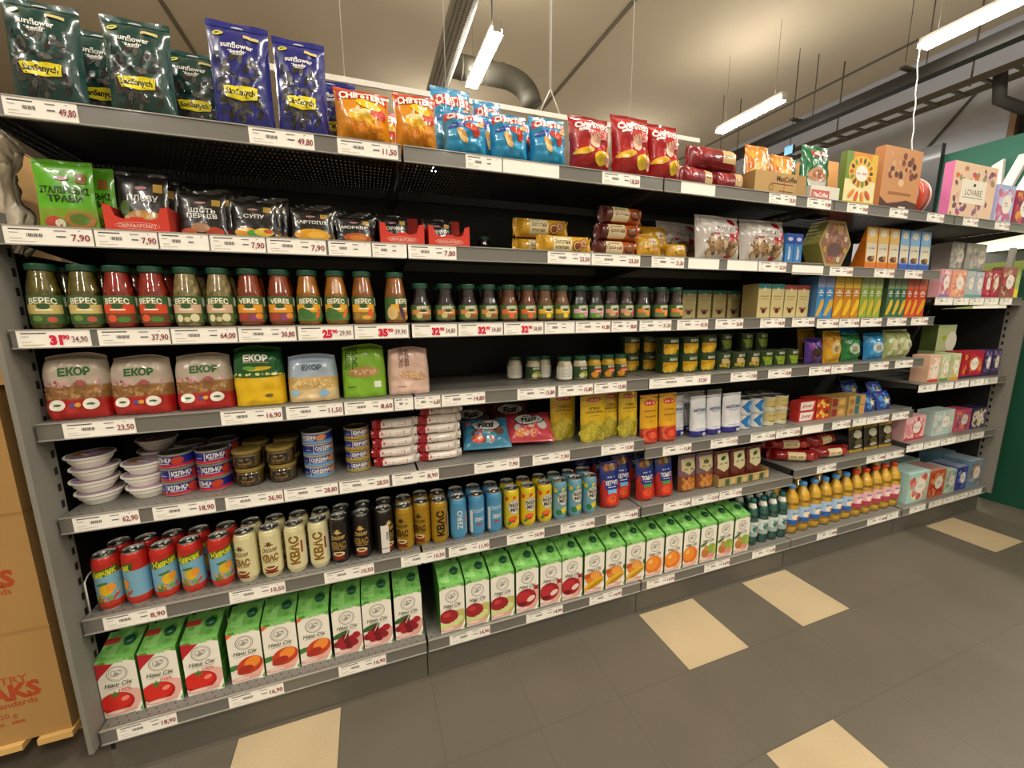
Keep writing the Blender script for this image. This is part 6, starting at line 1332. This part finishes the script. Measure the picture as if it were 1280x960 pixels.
for i, x in enumerate((2.868, 2.928)): put('blue_pack', 'slim_box', (x, .05, zt(2, 3)), 'slim blue box, %s of two beside the gingerbread' % ('left', 'right')[i], 'box', 'slim blue boxes')
# hexagonal box
hb = MB(); r = .13
hp = [(r*math.cos(PI/3*i), r*.866+r*math.sin(PI/3*i)) for i in range(6)]
hb.prism(hp, 0, .09, 'b09a52', 'a8a24e'); A = Art(hb, flat(0)); c = r*.866
A.poly([(x*.9, c+(z-c)*.9) for x, z in hp], '9a6a52'); A.blobs(-.09, c-.09, .09, c+.09, 36, .014, ['8a5a4a', 'a87a5a', 'b88a6a', '7a4a44'], 3); A.ell(0, c-.03, .06, .035, '6a4a44'); A.ell(-.02, c+.078, .014, .012, 'c9a83a'); A.ell(.014, c+.078, .012, .014, 'c9a83a')
for i in range(8): A.ell(.085*math.cos(i*.8+.3), c+.085*math.sin(i*.8+.3), .013, .013, ('e8e0c8', 'd8a82a', 'c85a3a')[i % 3]); A.ell(.085*math.cos(i*.8+.3), c+.085*math.sin(i*.8+.3), .006, .006, 'b8862a')
proto('hex_box', hb, 'print'); put('hex_box', 'hexagonal_box', (3.175, .035, zt(2, 3)), 'large hexagonal olive box with flower border', 'box', sc=(.95, 1, 1))
# wedge boxes
def wedge(key, c, c2, side):
    b = MB(); w_, d, h = .1, .1, .222
    b.add([(-w_/2, 0, 0), (w_/2, 0, 0), (w_/2, .012, h), (-w_/2, .012, h)], [(0, 1, 2, 3)], c)
    for s in (-1, 1): b.add([(s*w_/2, 0, 0), (s*w_/2, d, 0), (s*w_/2, .016, h), (s*w_/2, .012, h)], [(0, 1, 2, 3) if s > 0 else (3, 2, 1, 0)], side)
    b.add([(w_/2, d, 0), (-w_/2, d, 0), (-w_/2, .016, h), (w_/2, .016, h)], [(0, 1, 2, 3)], side); b.add([(-w_/2, .012, h), (w_/2, .012, h), (w_/2, .016, h), (-w_/2, .016, h)], [(0, 1, 2, 3)], side); b.add([(-w_/2, d, 0), (w_/2, d, 0), (w_/2, 0, 0), (-w_/2, 0, 0)], [(0, 1, 2, 3)], side)
    A = Art(b, lambda x, z, o: (x, .012*z/h-o, z)); A.rect(-w_/2, 0, w_/2, h*.16, side); A.rect(-w_*.44, h*.2, w_*.46, h*.97, 'e6dcc4'); A.rect(-w_*.44, h*.62, w_*.46, h*.97, c2); A.ell(0, h*.86, w_*.3, h*.08, 'efe4d0'); A.ell(-.0, h*.25, w_*.34, h*.07, '5a3418'); A.ell(w_*.2, h*.28, w_*.14, h*.05, 'b8742a'); A.scrawl(0, h*.5, w_*.6, h*.03, '8a6a3a')
    proto(key, b, 'print')
wedge('wedge_orange', 'e6a22a', 'e8c06a', 'd0701a'); wedge('wedge_blue', '6a9ad0', '8ab8dc', '2a52b0')
for i in range(6):
    x0, x1, h = DATA['wedge2'][i]
    put('wedge_orange' if i < 3 else 'wedge_blue', 'sweet_box', (3.409+((x0+x1)/2-3.409)*.87, YF[2]+.05, zt(2, 4)), '%s tapering sweet box, %s of three' % (('orange', 'blue')[i > 2], POSN[i % 3]), 'box', 'tapering sweet boxes', sc=((x1-x0)/.1*.84, .8, 1))

# top shelf: seed bags, crisps, packs, boxes
bag('seed_green', .16, .275, .07, 'pillow', '0f3a34', art_seed('123f38', '0a2a26'), seed=3, seal='14423a', crumple=.0065)
bag('seed_blue', .155, .285, .07, 'pillow', '1f2470', art_seed('23287a', '161a50'), seed=4, seal='262b80', crumple=.0065)
SD = [('seed_green', .135, .045, .97, 'dark green seed bag at the left end of the top shelf'), ('seed_green', .2, .15, 1, 'dark green seed bag wedged behind the first two'), ('seed_green', .327, .045, .97, 'dark green seed bag, second in front'), ('seed_green', .43, .12, .9, 'dark green seed bag half hidden beside the blue ones'), ('seed_blue', .566, .045, 1.08, 'tall navy blue seed bag, left of two in front'), ('seed_blue', .722, .04, 1.05, 'navy blue seed bag, right of two in front'), ('seed_blue', .8, .12, .82, 'navy blue seed bag peeping out behind, next to the orange crisps')]
for i, (k, x, y, s, n) in enumerate(SD): put(k, 'seed_bag', (x, y, zt(1, 1)), n, 'seed bag', 'sunflower seed bags on the top shelf', rx=-.06 if i != 5 else -.1, sc=((.94 if i < 4 else 1) if i != 5 else .92, 1, s))
bag('crisp_gold', .165, .185, .105, 'pillow', 'd98a12', art_chips('d98a12', 'b8241c', 'CHIPSTERS', 'gold'), seed=5, seal='c4481a', crumple=.011)
bag('crisp_blue', .155, .19, .1, 'pillow', '2a93c2', art_chips('2a93c2', 'bf3a3a', 'CHIPSTERS', 'blue'), seed=6, seal='2f86b4', crumple=.011)
bag('crisp_red', .165, .25, .105, 'pillow', 'a8191c', art_chips('a8191c', '8a1216', 'CHIPSTERS', 'red'), seed=7, seal='8a1418', crumple=.009)
CH = [('crisp_gold', .893, .03, .04, 1, .96, 'orange crisp bag, left of two in front', 1), ('crisp_gold', 1.056, .03, .0, .84, 1.04, 'orange crisp bag, right of two in front', 1), ('crisp_gold', .95, .18, .02, 1, 1.05, 'orange crisp bag behind the two front ones', 1),
      ('crisp_blue', 1.222, .03, 0, 1.0, .86, 'blue crisp bag, first in front', 2), ('crisp_blue', 1.383, .03, .03, .92, .95, 'blue crisp bag, second in front', 2), ('crisp_blue', 1.536, .03, 0, .93, 1.0, 'blue crisp bag, third in front next to the red ones', 2), ('crisp_blue', 1.205, .14, .05, .95, 1.55, 'blue crisp bag standing highest at the back left', 2), ('crisp_blue', 1.345, .15, .02, .7, 1.45, 'blue crisp bag standing high at the back right', 2), ('crisp_blue', 1.47, .14, .02, .9, 1.15, 'blue crisp bag turned away in the back row', 2),
      ('crisp_red', 1.712, .03, 0, 1.05, .88, 'red crisp bag, first of three', 2), ('crisp_red', 1.9, .03, 0, 1.05, 1.0, 'red crisp bag, second of three with its top seal showing', 2), ('crisp_red', 2.065, .04, -.0, .95, .98, 'red crisp bag, third of three', 2)]
for k, x, y, dz, sx, sz, n, b in CH: put(k, 'crisp_bag', (x, y, zt(1, b)), n, 'crisp bag', 'crisp bags on the top shelf', rx=-.1, rz=dz, sc=(sx, 1, sz))
def art_pile(A, w, h): A.rect(w*.08, h*.3, w*.42, h*.86, 'cbab74'); A.scrawl(w*.25, h*.58, w*.26, h*.16, '6a2a1e'); A.blobs(-w*.44, h*.1, w*.06, h*.9, 8, h*.2, ['7a1a22', '98242c', '5a1218'], 4)
lay_roll('cake_pack', .24, .1, .09, '7f171e', art_pile, 9)
for i, (x, y, z, s, rz, n) in enumerate(((2.25, .06, 0, .8, .15, 'dark red cake pack, lower left of the pile'), (2.43, .06, 0, .66, -.05, 'dark red cake pack, lower right of the pile'), (2.36, .08, .098, 1.15, .03, 'dark red cake pack lying on top of the other two'), (2.33, .18, 0, 1, .0, 'dark red cake pack in the back row'))): put('cake_pack', 'cake_pack', (x, y, zt(1, 3)+z), n, 'cake pack', 'dark red cake packs', rz=rz, sc=(s, 1, .95))
t = MB(); tw = .32
t.box(-tw/2, tw/2, 0, .003, 0, .1, 'b5925c'); t.box(-tw/2, -tw/2+.003, .003, .16, 0, .1, 'a8854f'); t.box(tw/2-.003, tw/2, .003, .16, 0, .1, 'a8854f'); t.box(-tw/2, tw/2, .157, .16, 0, .12, 'a8854f'); t.box(-tw/2, tw/2, .003, .157, 0, .003, 'a8854f')
A = Art(t, flat(0)); A.text('MacCoffee', .04, .075, .022, '4a3018', bold=.03, wmax=.16); A.rect(-.06, .05, .08, .054, '6a4a2a'); A.rect(-.01, .02, .08, .024, '6a4a2a'); A.rect(.02, .01, .024, .08, 'a8402a'); A.ring(-.06, .035, .014, .014, .003, '6a4a2a'); A.rect(.1, 0, .16, .1, 'a88450')
proto('coffee_tray', t, 'paper'); put('coffee_tray', 'coffee_tray', (2.685, YF[1]+.035, zt(1, 3)), 'tan cardboard tray of coffee sachets with dark lettering', 'tray')
bag('coffee_bag', .15, .2, .05, 'pillow', 'd0842a', art_sw(['e0a03a', 'c86a1e', 'e8c08a'], 'e6b87a', 5), seed=11, crumple=.006)
for i, (x, s, n) in enumerate(((2.6, 1.12, 'left and taller'), (2.76, 1.0, 'right and shorter'))): put('coffee_bag', 'coffee_bag', (x, .045, zt(1, 3)+.004), 'glossy orange coffee bag in the tan tray, %s' % n, 'coffee bag', 'orange coffee bags', rx=-.06, sc=(.96, 1, s))
put('coffee_bag', 'coffee_bag', (2.68, .1, zt(1, 3)+.004), 'glossy orange coffee bag at the back of the tan tray', 'coffee bag', 'orange coffee bags', rx=-.06, sc=(.96, 1, 1.12))
def art_green(A, w, h): A.poly([(-w*.3, h*.76), (w*.42, h*.8), (w*.42, h*.92), (-w*.3, h*.88)], '8a2420'); A.text('MacCoffee', w*.06, h*.84, h*.06, 'e8dcc8', bold=.04, wmax=w*.6); A.poly([(-w*.42, h*.4), (w*.3, h*.46), (w*.18, h*.04), (-w*.26, h*.04)], 'c3c4bc'); A.ell(-w*.06, h*.46, w*.36, h*.13, 'b88a66'); A.ell(-w*.06, h*.46, w*.24, h*.08, '9a623a'); A.rect(-w*.16, h*.2, w*.1, h*.24, '8a7a6a')
bag('coffee_green', .2, .27, .07, 'pillow', '12663a', art_green, seed=12, crumple=.006)
t = MB(); t.box(-.1, .1, 0, .003, 0, .07, 'd8d2c4'); t.box(-.1, .1, .003, .14, 0, .003, 'd8d2c4'); t.box(-.1, -.097, .003, .14, 0, .07, 'c8c2b4'); t.box(.097, .1, .003, .14, 0, .07, 'c8c2b4'); A = Art(t, flat(0)); A.rect(-.095, .01, .03, .05, 'c0605a'); A.text('MacCoffee', -.03, .03, .02, 'f0e0d8', bold=.03, wmax=.1)
proto('white_tray', t, 'paper'); put('white_tray', 'coffee_tray', (2.985, YF[1]+.035, zt(1, 3)), 'white and pink tray holding the green coffee pouch', 'tray')
put('coffee_green', 'coffee_pouch', (2.985, .045, zt(1, 3)+.004), 'green coffee pouch with grey cup picture, in front', 'coffee pouch', 'green coffee pouches', rx=-.06, sc=(.93, 1, 1))
put('coffee_green', 'coffee_pouch', (2.93, .17, zt(1, 3)), 'green coffee pouch in the back row', 'coffee pouch', 'green coffee pouches', rx=-.06, sc=(.98, 1, .96))
def art_sun(A, w, h):
    A.rect(-w/2, h*.6, w/2, h, 'd88a1e'); A.rect(-w/2, h*.5, -w*.3, h, '6a8a2a'); A.rect(w*.3, h*.5, w/2, h, 'd8b02a'); A.ell(0, h*.66, w*.42, h*.28, 'e0b43a')
    for i in range(14): a = 2*PI*i/14; A.ell(w*.32*math.cos(a), h*.64+h*.22*math.sin(a), w*.06, h*.035, ('5a2a12', 'b8541e', '6a8a2a')[i % 3], a)
    A.ell(0, h*.62, w*.2, h*.15, 'efe4d8'); A.scrawl(0, h*.62, w*.32, h*.04, 'b85a6a')
    for i in range(4): a = -2.4+i*.55; A.ell(w*.36*math.cos(a), h*.36+h*.18*math.sin(a), w*.12, h*.045, ('e0862a', 'd8541e')[i % 2], a)
    A.rect(-w/2, 0, w/2, h*.1, 'd8b81e')
box('sun_box', .235, .03, .255, 'e6d9a0', art_sun, side='6a7a2a'); put('sun_box', 'chocolate_box', (3.255, .003, zt(1, 4)), 'yellow and green sweet box with a sun picture', 'box')
box('apricot_box', .22, .1, .27, 'd09a5a', lambda A, w, h: (A.rect(-w*.4, h*.1, w*.4, h*.4, 'e8d8c0'), A.ell(0, h*.25, w*.2, h*.1, 'd8803a'))); put('apricot_box', 'chocolate_box', (3.215, .16, zt(1, 4)), 'apricot coloured box behind the yellow sun box', 'box')
def art_choco(A, w, h): A.poly([(-w/2, 0), (w/2, 0), (w/2, h*.16), (w*.2, h*.2), (0, h*.16), (-w*.3, h*.12), (-w/2, h*.22)], '4a221a'); A.blobs(-w*.4, h*.5, w*.42, h*.94, 30, w*.05, ['5a2a1a', '7a3a22', '4a1e14', 'c89a6a'], 8); A.ell(w*.0, h*.46, w*.08, h*.06, 'd8b088'); A.rect(-w*.3, h*.27, w*.3, h*.31, '9a6234'); A.rect(w*.02, h*.04, w*.2, h*.09, 'e8e0d0')
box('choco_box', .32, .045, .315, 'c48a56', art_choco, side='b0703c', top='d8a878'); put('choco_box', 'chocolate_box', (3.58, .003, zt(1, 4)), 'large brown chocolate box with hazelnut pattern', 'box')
b = MB(); b.tube([(-.075, 0, .118), (-.06, 0, .118), (.06, 0, .118), (.075, 0, .118)], .116, 'b03018', 36); 
for x in (-.062, .062): b.tube([(x-.004, 0, .118), (x+.004, 0, .118)], .119, 'd8d0c4', 36)
b.tube([(-.03, 0, .118), (.03, 0, .118)], .1172, 'd8481c', 36)
proto('red_drum', b, 'can'); put('red_drum', 'round_tin', (3.84, .14, zt(1, 4)), 'round red tin with silver rims standing on its edge', 'tin')
b = MB(); b.lathe([(.05, 0, 'e0dcd2'), (.07, .02, 'e0dcd2'), (.075, .12, 'e0dcd2'), (.05, .19, 'e0dcd2'), (.02, .2, 'e0dcd2')], 28); proto('clear_tub', b, 'glass'); put('clear_tub', 'clear_tub', (4.0, .17, zt(1, 4)), 'clear plastic tub between red tin and pink tea box', 'tub')
def art_lov(A, w, h): A.blobs(-w*.48, h*.03, w*.48, h*.97, 60, .022, ['c84a6a', 'e0a8a0', '8a5a8a', 'd8703a', '9a8a6a', 'e8c0b0', '7a4a5a'], 12, .7); A.rect(-w*.3, h*.3, w*.28, h*.72, 'ece4d2'); A.text('LOVARE', 0, h*.5, h*.11, '7a6a5a', bold=.01, wmax=w*.42); A.ell(0, h*.63, w*.03, h*.03, '4a3a2a'); A.rect(-w*.24, h*.4, w*.22, h*.415, 'a8988a')
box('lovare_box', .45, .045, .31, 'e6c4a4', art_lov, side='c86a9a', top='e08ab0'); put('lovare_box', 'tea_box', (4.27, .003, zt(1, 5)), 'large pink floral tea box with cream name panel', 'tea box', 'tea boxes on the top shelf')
box('sky_box', .2, .05, .23, 'a8b4d8', art_tea(['c86a8a', 'd890a8', 'c8cce8'], seed=4)); put('sky_box', 'tea_box', (4.63, .003, zt(1, 5)), 'pale blue tea box with pink wreath', 'tea box', 'tea boxes on the top shelf')
box('plum_box', .19, .05, .215, 'a82a44', art_tea(['d8742a', '6a1e4a', 'c8405a', 'e0a03a'], seed=5)); put('plum_box', 'tea_box', (4.85, .003, zt(1, 5)), 'plum and orange tea box at the right edge of the top shelf', 'tea box', 'tea boxes on the top shelf')
box('grey_red_box', .1, .1, .2, '9a2a22'); put('grey_red_box', 'chocolate_box', (3.73, .33, zt(1, 4)), 'small dark red box behind the chocolate box', 'box')

# boxes on a pallet at the left
def kraft(z, hh, k, lab, x=-.122, w=.62, d=.5, y=.075):
    b = MB(); b.box(-w, 0, 0, d, 0, hh, 'b98a4a'); o = obj('cardboard_box', b, 'card', label=lab, cat='cardboard box', group='cardboard boxes on the pallet'); o.location = (x, y, z)
    l = MB(); l.box(-w-.002, .002, -.002, d+.002, hh-.003, hh, 'c9985a'); obj('lid_flap', l, 'card', o)
    if k:
        t = MB(); A = Art(t, flat(0)); A.text('INDUSTRY', -.155, hh*.58, .024, 'b0522a', bold=.02, wmax=.17); A.text('STEAKS', -.16, hh*.47, .05, 'b0461e', bold=.05, wmax=.22); A.text('New Standards', -.15, hh*.36, .02, 'b0522a', bold=.02, wmax=.2); A.text('120 g', -.14, hh*.26, .016, 'b0522a', bold=.01); A.scrawl(-.14, hh*.19, .08, .012, 'b0522a')
        obj('printed_lettering', t, 'paper', o, label='rust red printed lettering')
    return o
b = MB()
for x in (-.385, -.265, -.145):
    b.box(x-.055, x+.03, .06, .62, .118, .138, 'd8aa66')
po = obj('pallet', b, 'wood', label='pale wooden pallet under the cardboard boxes at the left', cat='pallet')
for x in (-.6, -.48): m = MB(); m.box(x-.055, x+.03, .06, .62, .118, .138, 'd8aa66'); obj('deck_board', m, 'wood', po)
m = MB()
for y in (.2, .38, .56): m.box(-.66, -.1, y, y+.1, .096, .118, 'c89a58')
obj('stringer_board', m, 'wood', po)
for x in (-.62, -.22):
    for y in (.22, .5): m = MB(); m.box(x, x+.1, y, y+.1, 0, .096, 'b88a4c'); obj('pallet_block', m, 'wood', po)
kraft(.139, .373, True, 'brown cardboard box with rust red lettering, lowest on the pallet')
kraft(.513, .373, True, 'brown cardboard box with lettering, second from the bottom of the stack')
kraft(.887, .373, False, 'plain brown cardboard box, third from the bottom of the stack')
kraft(1.261, .34, False, 'plain brown cardboard box, fourth from the bottom, under the wrapped bundle', x=-.052)
kraft(1.602, .36, False, 'orange-brown cardboard box at the top of the stack', x=-.135, d=.4)
b = MB()
def wrapf(u, v):
    a = 2*PI*u; t = v; r = .06*(math.sin(PI*min(1, max(0, t*.96+.02)))**.5)*(1+.25*math.sin(t*9))
    n = noise.noise(Vector((math.cos(a)*2.5, math.sin(a)*2.5, t*7)))*.03
    return ((r+n)*math.cos(a), (r+n)*math.sin(a)*.8, t*.34)
b.grid(wrapf, 36, 40, lambda u, v: mix('f2e8d6', 'c9b298', .5+noise.noise(Vector((u*9, v*9, 2)))))
o = obj('wrapped_bundle', b, 'matte', label='crumpled plastic-wrapped bundle on the cardboard stack at upper left', cat='bundle'); o.location = (-.068, .14, 1.604); o.scale = (.85, .85, .98)
m = MB(); m.grid(lambda u, v: tuple(q*1.06 for q in wrapf(u, v)), 30, 30, 'ffffff'); obj('plastic_wrap', m, 'wrap', o)
